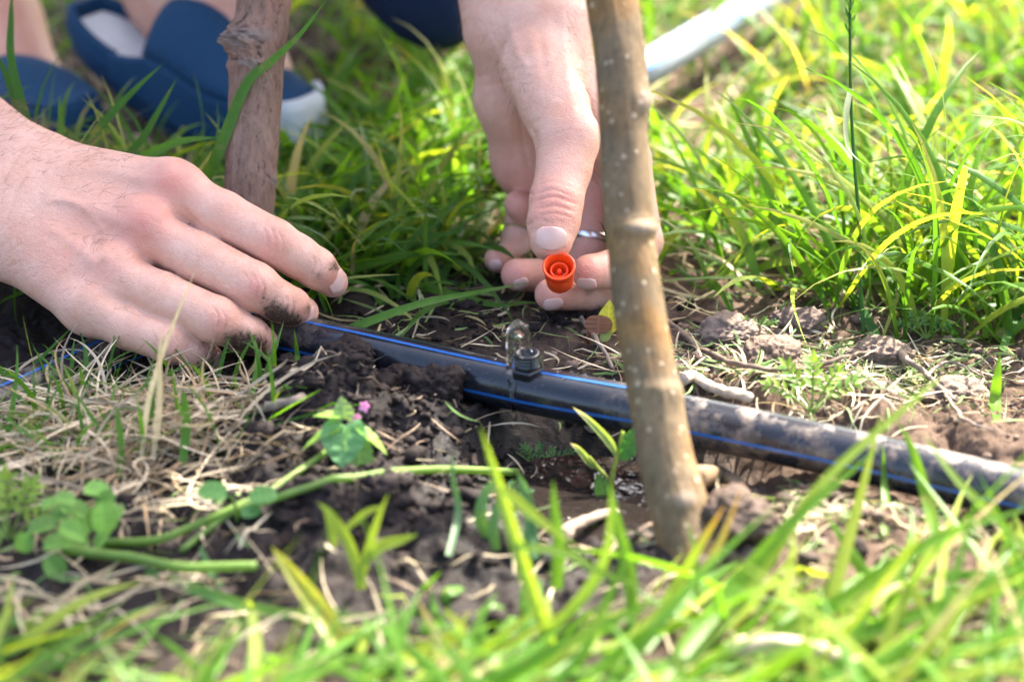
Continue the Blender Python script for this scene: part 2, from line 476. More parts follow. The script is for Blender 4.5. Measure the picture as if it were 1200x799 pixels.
# black polythene with dust and dried mud
m, nt, b, out = mat('black_polythene'); n = N(nt)
co = n.coord(); d = n.attr('dust', 'Fac')
f1, f2 = n.noise(co, 60, 6, .7), n.noise(co, 350, 4, .7)
blot = n.ramp(f1, [(.47, 0), (.62, 1)])
fine = n.ramp(f2, [(.35, .25), (.75, 1)])
fac = n.math('MULTIPLY', n.math('MULTIPLY', d, blot), fine)
film = n.math('MULTIPLY', d, .06)
c = n.mix(film, (.006, .008, .014), (.16, .15, .16)); c = n.mix(fac, c, (.25, .185, .14))
n.link(c, b.inputs['Base Color'])
n.link(n.ramp(n.math('ADD', fac, film), [(0, .17), (.5, .62)]), b.inputs['Roughness'])
b.inputs['Specular IOR Level'].default_value = .5
n.bump(n.math('ADD', fac, n.math('MULTIPLY', f2, .25)), .4, .0004, b); M['pipe'] = m
M['stripe'] = simple('blue_stripe', (.010, .085, .30), .3, .5, nscale=300, namt=.3)
M['fitting'] = simple('black_fitting', (.009, .009, .011), .28, .5, nscale=250, namt=.4, bump=.1)
M['pale_pipe'] = simple('pale_grey_pipe', (.26, .28, .31), .5, .5, nscale=60, namt=.2)  # far hose: pale grey all over, its stripes a lighter blue
M['pale_stripe'] = simple('light_blue_stripe', (.1, .25, .6), .4, .5)
m, nt, b, out = mat('orange_plastic'); n = N(nt)
cc_ = n.coord(); fd = n.ramp(n.noise(cc_, 330, 5, .7), [(.56, 0), (.72, .7)])
n.link(n.mix(fd, (.84, .075, .008), (.30, .07, .025)), b.inputs['Base Color']); n.link(n.ramp(fd, [(0, .34), (.7, .7)]), b.inputs['Roughness'])
b.inputs['Subsurface Weight'].default_value = .35; b.inputs['Subsurface Radius'].default_value = (1, .25, .05); b.inputs['Subsurface Scale'].default_value = .003
n.bump(n.noise(n.coord(), 500, 3), .08, .0003, b); M['cap'] = m
M['silver'] = simple('silver', (.8, .79, .77), .22, .5, 1.0)
# skin
m, nt, b, out = mat('skin'); n = N(nt)
co = n.coord(); dirt, red = n.attr('dirt', 'Fac'), n.attr('red', 'Fac')
f1, f2, f3 = n.noise(co, 70, 4, .6), n.noise(co, 420, 5, .65), n.noise(co, 430, 6, .8, .4)
c = n.mix(n.ramp(f1, [(.3, 0), (.7, 1)]), (.575, .30, .21), (.66, .39, .295))
c = n.mix(n.math('MULTIPLY', red, n.ramp(n.noise(co, 120, 4, .6), [(.25, .55), (.7, 1)])), c, (.57, .20, .15))
c = n.mix(n.ramp(f2, [(.52, 0), (.72, .45)]), c, (.50, .25, .18))
dm = n.math('MULTIPLY', dirt, 1.0)
sm = n.ramp(n.math('ADD', n.math('MULTIPLY', n.noise(co, 130, 4, .65), .9), n.math('MULTIPLY', dm, .5)), [(.5, 0), (.85, 1)])
c = n.mix(n.math('MULTIPLY', sm, n.math('MULTIPLY', dm, 1.15)), c, (.19, .10, .06))
speck = n.ramp(n.math('ADD', n.math('MULTIPLY', f3, .9), n.math('MULTIPLY', dm, .29)), [(.63, 0), (.74, 1)])
speck = n.math('MULTIPLY', speck, n.ramp(dm, [(.04, 0), (.35, 1)]))
c = n.mix(n.math('MULTIPLY', speck, .9), c, (.040, .024, .017))
n.link(c, b.inputs['Base Color'])
n.link(n.ramp(speck, [(0, .44), (1, .8)]), b.inputs['Roughness'])
b.inputs['Specular IOR Level'].default_value = .28
b.inputs['Subsurface Weight'].default_value = .22; b.inputs['Subsurface Radius'].default_value = (1, .35, .2); b.inputs['Subsurface Scale'].default_value = .004
v1 = n.voro(co, 1100); v2 = n.noise(co, 330, 4, .6)
n.bump(speck, .4, .0004, b, n.bump(v2, .5, .0010, b, n.bump(v1, .42, .0005, b))); M['skin'] = m
m, nt, b, out = mat('fingernail'); n = N(nt)
f = n.noise(n.coord((1, 1, 1)), 260, 3); e = n.attr('rim', 'Fac')
c = n.mix(f, (.60, .345, .285), (.66, .42, .355)); c = n.mix(e, c, (.52, .38, .31))
n.link(c, b.inputs['Base Color']); b.inputs['Roughness'].default_value = .3
b.inputs['Subsurface Weight'].default_value = .15; b.inputs['Subsurface Scale'].default_value = .002
n.bump(n.noise(n.coord(), 800, 2), .12, .0002, b); M['nail'] = m
M['hair'] = simple('brown_hair', (.16, .09, .05), .5, .4)
M['navy'] = simple('navy_canvas', (.012, .048, .105), .85, .2, nscale=400, namt=.35, bump=.3)
M['darknavy'] = simple('dark_navy_cloth', (.009, .016, .042), .9, .15, nscale=300, namt=.35, bump=.3)
M['shirt'] = simple('grey_cotton', (.11, .12, .14), .9, .15, nscale=300, namt=.2)
M['rubber'] = simple('white_rubber', (.55, .56, .55), .7, .4, nscale=80, namt=.12)
M['insole'] = simple('pale_insole', (.60, .62, .60), .85, .2, nscale=150, namt=.12)
# bark
def bark(name, lo, hi, patch, dots, crack, fine, bumpd, stretch=.35, smooth=False):
    m, nt, b, out = mat(name); n = N(nt)
    co = n.coord((1, 1, stretch)); co1 = n.coord()
    f1, f2, f3 = n.noise(co, 45, 5, .6), n.noise(co, 330, 5, .7), n.noise(co1, 26, 3, .5)
    c = n.mix(n.ramp(f1, [(.3, 0), (.7, 1)]), lo, hi)
    c = n.mix(n.ramp(f3, [(.47, 0), (.62, .85)]), c, patch)
    c = n.mix(n.ramp(f2, [(.3, .55), (.55, 0)]), c, tuple(x * .35 for x in lo))
    vd = n.voro(n.coord((1, 1, .8)), 170)
    dt = n.ramp(n.math('ADD', vd, n.math('MULTIPLY', n.noise(co1, 60, 2), .35)), [(.27, 1), (.385, 0)])
    if dots is not None: c = n.mix(n.math('MULTIPLY', n.math('MULTIPLY', dt, f1), 1.25), c, dots)
    a = n.attr('crack', 'Fac'); c = n.mix(a, c, crack)
    pt = n.attr('grey', 'Fac'); c = n.mix(pt, c, fine)
    n.link(c, b.inputs['Base Color'])
    b.inputs['Roughness'].default_value = .6 if smooth else .85; b.inputs['Specular IOR Level'].default_value = .2 if smooth else .08
    bp = n.bump(f2, .5, bumpd, b)
    if dots is not None: n.bump(dt, .5, .0006, b, bp)
    return m
M['bark_smooth'] = bark('smooth_olive_bark', (.098, .068, .036), (.195, .135, .074), (.20, .105, .032), (.46, .37, .26), (.08, .05, .03), (.24, .185, .14), .0006, .5, True)
M['bark_rough'] = bark('cracked_grey_bark', (.115, .066, .045), (.255, .162, .118), (.25, .135, .10), None, (.035, .022, .017), (.17, .135, .115), .0016, .25)
def wood(name, c0, c1):
    m, nt, b, out = mat(name); n = N(nt)
    f = n.noise(n.coord(), 180, 5, .7); f2 = n.noise(n.coord(), 900, 3)
    n.link(n.mix(n.ramp(f, [(.3, 0), (.7, 1)]), c0, c1), b.inputs['Base Color'])
    b.inputs['Roughness'].default_value = .8; b.inputs['Specular IOR Level'].default_value = .2
    n.bump(f, .6, .0008, b, n.bump(f2, .4, .0003, b)); return m
M['twig'] = wood('grey_brown_twig', (.13, .095, .075), (.30, .24, .19))
M['root'] = wood('pale_dead_root', (.30, .22, .15), (.58, .48, .36))
M['twig_dark'] = wood('dark_twig', (.07, .05, .04), (.17, .12, .09))
# ------------------------------------------------------------------ the person: a squatting gardener, hands in full detail
mm = .001
def pc(lst):            # [(px,py,d,r_mm)] -> [(point, radius)]
    return [(P(a, b, d), r * mm) for a, b, d, r in lst]
def crease(v, nrm, pts, width, depth, dmax=None):
    """press (depth>0) or raise (depth<0) a soft line on the side of the hand that faces the viewer; sizes in mm"""
    px, py, d = proj(v)
    pts = np.asarray(pts, float)
    if len(pts) > 2: pts = catmull(pts, 24)
    best = np.full(len(v), 1e9); tt = np.zeros(len(v))
    n = len(pts) - 1
    for i in range(n):
        a, b = pts[i], pts[i + 1]; ab = b - a
        t = np.clip(((px - a[0]) * ab[0] + (py - a[1]) * ab[1]) / (ab @ ab + 1e-9), 0, 1)
        dd = np.hypot(px - a[0] - t * ab[0], py - a[1] - t * ab[1])
        m = dd < best; best[m] = dd[m]; tt[m] = (i + t[m]) / n
    mmd = best / F * d * 1000
    face = sstep(.05, .35, -(nrm @ FW))
    ok = face if dmax is None else face * (d < dmax)
    w = np.exp(-(mmd / width) ** 2) * np.clip(np.sin(np.pi * np.clip(tt, .02, .98)) * 1.8, 0, 1)
    return v - nrm * (w * ok * depth * mm)[:, None], w * ok
def blob(v, nrm, at, rad, front=True):
    px, py, d = proj(v)
    r = np.hypot(px - at[0], py - at[1])
    return np.exp(-(r / rad) ** 2) * (sstep(.0, .3, -(nrm @ FW)) if front else 1)

def hand_right():
    S = Sculpt([-.292, -.070, -.010], [-.068, .105, .142], .0008)
    W = S.blank(); Fg = S.blank()
    # palm, wrist
    for l, k in (([(30, 200, 1.2, 18), (203, 222, 1.180, 12.8)], .012), ([(22, 222, 1.19, 19), (168, 272, 1.172, 13.2)], .012),
                 ([(18, 255, 1.184, 18), (128, 322, 1.166, 12.5)], .012), ([(18, 285, 1.182, 17), (106, 361, 1.161, 11.5)], .012),
                 ([(60, 255, 1.21, 20), (160, 285, 1.196, 14)], .012),
                 ([(45, 196, 1.2, 15.5), (-130, 85, 1.27, 27)], .014), ([(15, 280, 1.187, 17), (-150, 195, 1.25, 30)], .014),
                 ([(20, 240, 1.195, 20), (-150, 140, 1.26, 32)], .014), ([(-130, 110, 1.265, 32), (-330, -20, 1.36, 37)], .014)):
        S.chain(W, pc(l), k)
    idx = [(203, 224, 1.179, 12.2), (262, 254, 1.168, 12.1), (322, 285, 1.163, 11.4), (350, 301, 1.167, 10.3), (372, 315, 1.173, 9.8), (391, 331, 1.182, 7.6)]
    mid = [(168, 272, 1.171, 12.2), (235, 303, 1.158, 12.2), (300, 336, 1.150, 11.5), (328, 353, 1.157, 9.6), (342, 359, 1.163, 9.2), (356, 366, 1.173, 7.8)]
    rin = [(128, 322, 1.165, 11.8), (192, 348, 1.150, 11.7), (255, 375, 1.141, 11.1), (283, 389, 1.148, 9.2), (296, 394, 1.153, 8.8), (310, 401, 1.163, 7.5)]
    pin = [(106, 361, 1.160, 10.8), (155, 383, 1.150, 10.8), (200, 401, 1.143, 10.0), (224, 410, 1.148, 8.1), (234, 414, 1.152, 7.8), (246, 418, 1.159, 6.8)]
    thb = [(60, 235, 1.228, 14), (170, 290, 1.236, 12), (252, 338, 1.226, 10.5), (312, 368, 1.212, 9.3), (332, 377, 1.206, 8)]
    fs = []
    for ch in (idx, mid, rin, pin, thb):
        D = S.blank(); S.chain(D, pc(ch), .0022)
        fs.append(D)
    Fg = fs[0]
    for D in fs[1:]: Fg = S.smin(Fg, D, .0016)
    D = S.smin(W, Fg, .0105)
    # knuckle heads over the metacarpals and the finger joints
    for px, py, d, r in ((204, 215, 1.171, 7.2), (170, 258, 1.162, 7.6), (132, 310, 1.156, 7), (108, 352, 1.153, 6)):
        S.cone(D, P(px, py, d), P(px + 8, py + 3, d), r * mm, r * mm, .012)
    v, q = S.mesh(D)
    v = relax(v, q, 2, .5)
    v = v - FW * .007
    nr = vnormals(v, q)
    lines = [  # (points, width mm, depth mm)
        ([(205, 232), (238, 268), (300, 305), (352, 336)], 1.2, .5),
        # PIP wrinkles, index
        ([(314, 262), (322, 277), (322, 298)], .7, .42), ([(324, 268), (331, 281), (330, 298)], .7, .38), ([(306, 262), (313, 277), (313, 296)], .8, .25),
        ([(366, 299), (369, 310), (364, 326)], .6, .35), ([(373, 303), (376, 314), (371, 328)], .6, .3),
        ([(292, 318), (301, 331), (300, 350)], .7, .4), ([(302, 321), (310, 335), (308, 352)], .7, .35), ([(284, 317), (292, 330), (291, 346)], .8, .22),
        ([(335, 345), (338, 355), (333, 370)], .6, .35), ([(342, 349), (345, 358), (341, 371)], .6, .28),
        ([(248, 358), (256, 370), (254, 388)], .7, .38), ([(257, 361), (265, 373), (262, 390)], .7, .3), ([(290, 381), (293, 391), (288, 404)], .6, .3),
        ([(194, 388), (201, 398), (199, 413)], .7, .33), ([(203, 391), (210, 402), (206, 416)], .7, .28),
        # wrist folds
        ([(50, 176), (30, 205), (14, 240), (4, 275)], .9, .5), ([(34, 166), (14, 195), (-4, 232)], .9, .45), ([(60, 182), (48, 205), (38, 225)], .9, .22),
        # tendons and veins
        ([(60, 196), (120, 200), (190, 215)], 3.2, -.9), ([(50, 226), (100, 242), (155, 266)], 3.0, -.9), ([(45, 258), (85, 285), (118, 315)], 2.8, -.7),
        ([(60, 245), (95, 262), (130, 290)], 4.0, .25),
        ([(40, 240), (75, 235), (105, 250), (140, 300)], 1.5, -.45), ([(95, 300), (110, 275), (135, 262)], 1.4, -.4), ([(60, 330), (85, 300), (95, 275)], 1.4, -.35),
        ([(190, 250), (214, 258), (232, 268)], 4.0, .9), ([(152, 300), (175, 310), (192, 318)], 3.5, .8), ([(112, 344), (135, 353), (152, 361)], 3.0, .6)]
    # fine skin lines across the backs of the fingers
    for a, b in ((idx, 0), (mid, 1), (rin, 2), (pin, 3)):
        for k in range(9):
            t = rng.uniform(.05, .95); j = rng.integers(1, 4)
            x = a[j][0] * (1 - t) + a[j + 1][0] * t; y = a[j][1] * (1 - t) + a[j + 1][1] * t
            h = rng.uniform(5, 13); s_ = rng.uniform(-3, 3)
            lines.append(([(x + h * .4, y - h), (x + 2 + s_, y), (x - h * .3, y + h)], .45, rng.uniform(.06, .14)))
    for k in range(90):
        x, y = rng.uniform(-10, 190), rng.uniform(180, 350)
        a = rng.uniform(1.7, 2.6); h = rng.uniform(6, 22)
        lines.append(([(x - h * math.cos(a), y - h * math.sin(a)), (x + rng.uniform(-2, 2), y), (x + h * math.cos(a), y + h * math.sin(a))], .5, rng.uniform(.08, .2)))
    grime = np.zeros(len(v))
    for pts, w, dp in lines:
        v, g_ = crease(v, nr, pts, w, dp * (1.5 if w < 1 else 1))
        if w < 1 and dp > .1: grime = np.maximum(grime, g_ * min(.5, dp * 1.3))
    v = v + nr * (.12 * mm * noise3(v[:, 0] * 160, v[:, 1] * 160, v[:, 2] * 160, 3))[:, None]
    nr = vnormals(v, q)
    B = lambda x, y, r: blob(v, nr, (x, y), r)
    red = .95 * B(200, 215, 30) + .95 * B(168, 268, 30) + .5 * B(125, 318, 20) + .8 * B(320, 285, 18) + .85 * B(302, 340, 18) + .7 * B(256, 377, 17) + .4 * B(203, 402, 13) + .7 * B(388, 330, 18) + .55 * B(352, 365, 16) + .5 * B(310, 402, 14) + .4 * B(250, 420, 14) + .3 * B(110, 250, 50) + .35 * B(60, 300, 40) + .3 * B(265, 255, 20)
    dirt = .8 * B(393, 312, 11) + .55 * B(372, 325, 9) + .95 * B(345, 379, 14) + .9 * B(322, 372, 17) + .9 * B(303, 405, 16) + .95 * B(280, 402, 17) + .7 * B(245, 425, 14) + .6 * B(362, 362, 9) + .5 * B(115, 282, 10) + .42 * B(122, 306, 9) + .35 * B(90, 297, 6) + .35 * B(318, 352, 20) + .3 * B(255, 395, 20) + .25 * B(195, 420, 20)
    return v, q, np.clip(red, 0, 1), np.clip(dirt + .55 * grime, 0, 1), nr

def hand_left():
    S = Sculpt([-.035, -.03, .0], [.088, .165, .195], .0008)
    W = S.blank()
    for l, k in (([(584, 30, 1.25, 18.5), (568, -160, 1.335, 27)], .014), ([(648, 30, 1.238, 18), (642, -160, 1.325, 27)], .014), ([(616, 30, 1.242, 20), (605, -160, 1.33, 30)], .014),
                 ([(597, 55, 1.25, 17.5), (597, 115, 1.262, 17)], .012), ([(597, 115, 1.262, 16.5), (612, 190, 1.280, 15.5)], .010), ([(612, 190, 1.28, 15), (628, 236, 1.286, 11)], .008),
                 ([(650, 40, 1.238, 17), (640, 100, 1.222, 17)], .012),
                 ([(640, 60, 1.24, 17), (733, 188, 1.232, 13)], .012), ([(630, 60, 1.25, 17), (724, 192, 1.252, 13)], .012),
                 ([(620, 70, 1.255, 16), (705, 192, 1.268, 12)], .012), ([(610, 80, 1.265, 15), (685, 197, 1.283, 11.5)], .012)):
        S.chain(W, pc(l), k)
    S.cone(W, P(607, 240, 1.268), P(622, 252, 1.275), .0075, .007, .003)
    T = S.blank()
    thb = [(628, 78, 1.222, 18.5), (650, 125, 1.205, 17.2), (664, 162, 1.193, 15.6), (661, 198, 1.185, 13.4), (652, 234, 1.177, 12.9), (648, 262, 1.170, 12.4), (646, 281, 1.166, 10.6)]
    S.chain(T, pc(thb), .0022)
    W = S.smin(W, T, .007)
    ch = {'i': [(735, 190, 1.23, 12), (752, 284, 1.222, 10.6), (738, 308, 1.210, 9.8), (714, 316, 1.198, 9.2), (690, 319, 1.188, 8.6)],
          'm': [(728, 195, 1.25, 12), (745, 312, 1.245, 10.4), (718, 340, 1.228, 9.4), (688, 344, 1.212, 8.7), (645, 345, 1.198, 7.9)],
          'r': [(708, 195, 1.268, 11.6), (690, 300, 1.262, 9.8), (672, 322, 1.252, 9.2), (648, 323, 1.242, 8.8), (606, 322, 1.222, 8.2)],
          'p': [(650, 212, 1.284, 11), (616, 250, 1.282, 10.2), (609, 278, 1.28, 9.2), (603, 299, 1.270, 8.6), (583, 304, 1.25, 7.0)]}
    D = W
    Fg = None
    for k, c in ch.items():
        d = S.blank(); S.chain(d, pc(c), .0022)
        Fg = d if Fg is None else S.smin(Fg, d, .0014)
    D = S.smin(D, Fg, .0025)
    for px, py, d, r in ((676, 158, 1.186, 8), (655, 240, 1.170, 6)):
        S.cone(D, P(px, py, d), P(px, py + 6, d), r * mm, r * mm, .010)
    v, q = S.mesh(D); v = relax(v, q, 2, .5); nr = vnormals(v, q)
    lines = [([(626, 228), (648, 222), (674, 232)], .8, .5), ([(624, 236), (650, 230), (677, 240)], .9, .65), ([(624, 246), (650, 241), (676, 249)], .8, .5), ([(628, 254), (650, 250), (672, 256)], .6, .25),
             ([(628, 218), (650, 213), (676, 222)], .7, .22),
             ([(626, 160), (622, 148), (634, 138)], 1.4, .8), ([(620, 210), (624, 180), (628, 152)], 1.6, .6),
             ([(590, 130), (604, 175), (618, 225)], 2.4, -.5), ([(578, 100), (584, 140), (596, 190)], 1.0, .25), ([(606, 118), (612, 160), (620, 200)], .9, .3),
             ([(600, 232), (612, 226), (626, 228)], .9, .6), ([(598, 262), (614, 266), (626, 258)], .9, .6),
             ([(548, 92), (590, 84), (640, 78), (690, 70)], 1.2, .35), ([(556, 104), (596, 96), (630, 90)], 1.0, .25),
             ([(596, 20), (606, 60), (622, 85)], 2.2, -.7), ([(660, 10), (662, 60), (668, 110), (676, 150)], 2.6, -.7), ([(574, 40), (588, 70), (604, 92)], 1.4, -.4),
             ([(632, 30), (636, 70), (644, 100)], 2.2, .5),
             ([(676, 304), (672, 318), (676, 336)], .6, .25), ([(628, 305), (624, 320), (628, 338)], .6, .25)]
    for k in range(46):
        x, y = rng.uniform(560, 690), rng.uniform(60, 200); h = rng.uniform(5, 16); a = rng.uniform(-.5, .5)
        lines.append(([(x - h * math.cos(a), y - h * math.sin(a)), (x, y + rng.uniform(-2, 2)), (x + h * math.cos(a), y + h * math.sin(a))], .5, rng.uniform(.06, .14)))
    for k in range(16):
        y = rng.uniform(205, 262); x = rng.uniform(630, 668); h = rng.uniform(5, 12)
        lines.append(([(x - h, y + 1), (x, y - 2), (x + h, y + 2)], .4, rng.uniform(.08, .16)))
    grime = np.zeros(len(v))
    for pts, w, dp in lines:
        v, g_ = crease(v, nr, pts, w, dp * (1.5 if w < 1 else 1), 1.21 if min(a_[0] for a_ in pts) > 618 and max(a_[1] for a_ in pts) > 205 else None)
        if w < 1 and dp > .1: grime = np.maximum(grime, g_ * min(.4, dp))
    v = v + nr * (.12 * mm * noise3(v[:, 0] * 160, v[:, 1] * 160, v[:, 2] * 160, 5))[:, None]
    nr = vnormals(v, q)
    B = lambda x, y, r: blob(v, nr, (x, y), r)
    red = .7 * B(650, 298, 20) + .5 * B(652, 240, 22) + .85 * B(690, 320, 22) + .8 * B(650, 347, 24) + .7 * B(606, 322, 20) + .7 * B(584, 304, 16) + .6 * B(690, 240, 40) + .4 * B(612, 240, 22) + .3 * B(670, 155, 22) + .5 * B(600, 210, 40)
    dirt = .35 * B(585, 316, 8) + .6 * B(612, 338, 10) + .7 * B(690, 340, 9) + .75 * B(652, 361, 10) + .3 * B(640, 262, 12) + .2 * B(600, 190, 25)
    return v, q, np.clip(red, 0, 1), np.clip(dirt + .55 * grime, 0, 1), nr

hR, hL = hand_right(), hand_left()
# rest of the body, coarser: head, trunk, upper arms and legs
wR, wL = P(-108, 125, 1.253), P(605, -160, 1.33)
J = dict(shR=(-.15, .27, .47), shL=(.23, .34, .50), elR=(-.37, .22, .24), elL=(.15, .29, .27), chest=(.04, .31, .47), waist=(-.06, .51, .40), pel=(-.11, .70, .28),
         neck=(.06, .24, .55), head=(.08, .17, .65), hipR=(-.21, .69, .27), hipL=(-.01, .69, .27), knR=(-.46, .42, .44), knL=(.0, .38, .45))  # unseen upper body, posed so its shadow covers hands and straw
J = {k: np.array(v, float) for k, v in J.items()}
ankL, footL = P(222, -22, 1.50), P(290, 100, 1.46)
ankR, footR = P(-32, 25, 1.54), P(40, 138, 1.50)
def body_sculpt(infl=0.0, parts='all', res=.007):
    S = Sculpt([-.62, .05, -.01], [.36, .98, .90], res)
    D = S.D; c = lambda a, b, ra, rb, k=.03: S.cone(D, np.asarray(a), np.asarray(b), ra + infl, rb + infl, k)
    if parts in ('all', 'top'):
        c(J['chest'], J['waist'], .105, .105, .05); c(J['shR'], J['shL'], .06, .06, .06); c(J['waist'], J['pel'], .11, .12, .05)
        c(J['shR'], J['elR'] * .45 + J['shR'] * .55 if parts == 'top' else J['elR'], .056, .048 if parts == 'top' else .042); c(J['shL'], J['elL'] * .45 + J['shL'] * .55 if parts == 'top' else J['elL'], .056, .048 if parts == 'top' else .042)
    if parts == 'all':
        c(J['elR'], wR, .043, .034, .02); c(J['elL'], wL, .042, .030, .02)
        c(J['neck'] + [0, .03, -.05], J['neck'] + [0, -.01, .05], .055, .052)
        h = J['head']; c(h + [0, .02, .03], h + [0, 0, .05], .083, .08, .03); c(h + [0, -.03, -.05], h + [0, -.035, -.07], .052, .042, .04)
        c(h + [0, -.075, .01], h + [0, -.095, -.018], .010, .014, .012)                     # nose
        for s_ in (-1, 1):
            c(h + [s_ * .083, .01, .0], h + [s_ * .086, .015, .03], .014, .016, .008)        # ears
            c(h + [s_ * .034, -.066, .02], h + [s_ * .034, -.068, .02], .017, .017, .01)     # eyes
        c(h + [-.02, -.073, -.045], h + [.02, -.073, -.045], .010, .010, .008)               # mouth
    if parts in ('all', 'low'):
        c(J['pel'] + [.05, 0, 0], J['pel'] - [.05, 0, 0], .125, .125, .05)
        fR = 1 if parts == 'all' else .78
        for hp, kn in (('hipR', 'knR'), ('hipL', 'knL')):
            c(J[hp], J[hp] * (1 - fR) + J[kn] * fR, .085, .058 if parts == 'all' else .068, .04)
    if parts == 'low':       # loose cloth of the shorts sagging from the thigh towards the ground
        c(P(500, -70, 1.47), P(515, 10, 1.45), .022, .012, .02); c(P(478, -60, 1.47), P(490, -10, 1.45), .02, .010, .02); c(P(480, -260, 1.5), P(490, -70, 1.47), .06, .024, .03); c(J['hipL'] * .4 + J['knL'] * .6, P(480, -260, 1.5), .075, .06, .05)
    if parts == 'all':
        for kn, an, ft in (('knR', ankR, footR), ('knL', ankL, footL)):
            c(J[kn], J[kn] * .6 + an * .4 + [0, .02, 0], .056, .055, .02); c(J[kn] * .6 + an * .4 + [0, .02, 0], an, .054, .036, .02)
            c(an, ft, .037, .030, .03)
    return S.mesh()
bv, bq = body_sculpt()
person = empty('person', (J['pel'][0], J['pel'][1], 0), 'person squatting in blue shoes with muddy hands, one holding up an orange cap', 'person')
vv = np.concatenate([bv, hR[0], hL[0]]); qq = np.concatenate([bq, hR[1] + len(bv), hL[1] + len(bv) + len(hR[0])])
z_ = np.zeros(len(bv))
body = obj('body', vv, qq, M['skin'], person, attrs={'red': np.concatenate([z_ + .2, hR[2], hL[2]]), 'dirt': np.concatenate([z_, hR[3], hL[3]])})
tv, tq = body_sculpt(.030, 'top', .009); obj('t_shirt', tv, tq, M['shirt'], person)  # unseen shirt, puffed out to widen the shade it casts
sv, sq = body_sculpt(.012, 'low', .008)
sv = sv + vnormals(sv, sq) * (.006 * noise3(sv[:, 0] * 22, sv[:, 1] * 22, sv[:, 2] * 14, 8))[:, None]
obj('shorts', sv, sq, M['darknavy'], person)
S = Sculpt([-.25, .28, .62], [.1, .6, .92], .006); h = J['head']
S.cone(S.D, h + [0, .03, .045], h + [0, .012, .06], .088, .086, .02)
hv, hq = S.mesh(); k = hv[:, 1] > h[1] - .062 + .02 * noise2(hv[:, 0] * 40, hv[:, 2] * 40, 2) - (hv[:, 2] - h[2] - .07) * .3
hq = hq[k[hq].all(1)]; obj('hair', hv + vnormals(hv, hq) * 0, hq, M['hair'], person)
# fingernails: curved plates seated on the fingertips
def nail(hd, px, py, along, L, Wd, tilt=0.0, lift=.25, curve=.5, side=0.0):
    """at the visible skin under (px,py); 'along' = direction in the picture from cuticle to tip; sizes in mm"""
    v, nr = hd[0], hd[4]
    x, y, d = proj(v); m = np.flatnonzero(np.hypot(x - px, y - py) < 3.0); i = m[np.argmin(d[m])]
    near = np.linalg.norm(v - v[i], axis=1) < .0035
    n = nr[near].mean(0); n /= np.linalg.norm(n)
    u = RT * along[0] - UP * along[1]; u = u - n * (u @ n); u /= np.linalg.norm(u); w = np.cross(n, u)
    n = n * math.cos(tilt) + u * math.sin(tilt); u = np.cross(w, n)
    n = n * math.cos(side) + w * math.sin(side); w = np.cross(n, u)
    a = np.linspace(-1, 1, 15); b = np.linspace(-1, 1, 13)
    A, Bb = np.meshgrid(a, b, indexing='ij')
    k = (1 - .42 * np.abs(A) ** 3 * (A < 0) - .30 * np.abs(A) ** 5 * (A > 0))
    U = A * L * .5 * (1 - .15 * Bb ** 2); 
    Wn = Bb * k * Wd * .5
    Hh = lift - curve * Wd * .5 * Bb ** 2 * .55 - .06 * L * A ** 2 + 0 * A
    pts = v[i] + (u * U[..., None] + w * Wn[..., None] + n * Hh[..., None]) * mm
    rim = np.clip(sstep(.62, .85, A - .12 * (1 - Bb ** 2)) * .9, 0, 1)
    o = obj('fingernail', pts.reshape(-1, 3), grid_quads(15, 13), M['nail'], body, attrs={'rim': rim.ravel()})
    sd = o.modifiers.new('thickness', 'SOLIDIFY'); sd.thickness = .0004; sd.offset = -.2
    return o
nail(hL, 644, 278, (-.05, 1), 11.5, 15.5, .16, .15, .62)
nail(hL, 688, 338, (-.9, .25), 10, 9, 0, .1, .5, 0)
nail(hL, 650, 360, (-1, .12), 10, 8, 0, .1, .5)
nail(hL, 612, 337, (-.8, .3), 8, 8, 0, .1, .5)
nail(hL, 580, 314, (-.8, .3), 7, 6, 0, .1, .5)
nail(hR, 400, 330, (.75, .65), 11.5, 11, -.05, .2, .5)
nail(hR, 367, 372, (.8, .5), 9.5, 9.5, .0, .1, .5)
nail(hR, 323, 407, (.8, .5), 8.5, 8.5, .0, .1, .5)
nail(hR, 258, 424, (.8, .5), 7.5, 7.5, .0, .1, .5)
# silver ring
c0, ax = P(694, 279, 1.2635), P(690, 300, 1.262) - P(708, 195, 1.268); ax /= np.linalg.norm(ax)
a = np.linspace(0, 2 * np.pi, 49)[:-1]; e1 = np.cross(ax, [0, 1, 0]); e1 /= np.linalg.norm(e1); e2 = np.cross(ax, e1)
prof = [(9.9, -2), (11.0, -2.1), (11.5, -1), (11.6, 0), (11.5, 1), (11.0, 2.1), (9.9, 2)]
rv = np.array([[c0 + (np.cos(t) * e1 + np.sin(t) * e2) * r * mm + ax * z * mm for r, z in prof] for t in a]).reshape(-1, 3)
rq = np.array([[i * 7 + j, i * 7 + (j + 1) % 7, ((i + 1) % 48) * 7 + (j + 1) % 7, ((i + 1) % 48) * 7 + j] for i in range(48) for j in range(7)])
obj('ring', rv, rq, M['silver'], person)
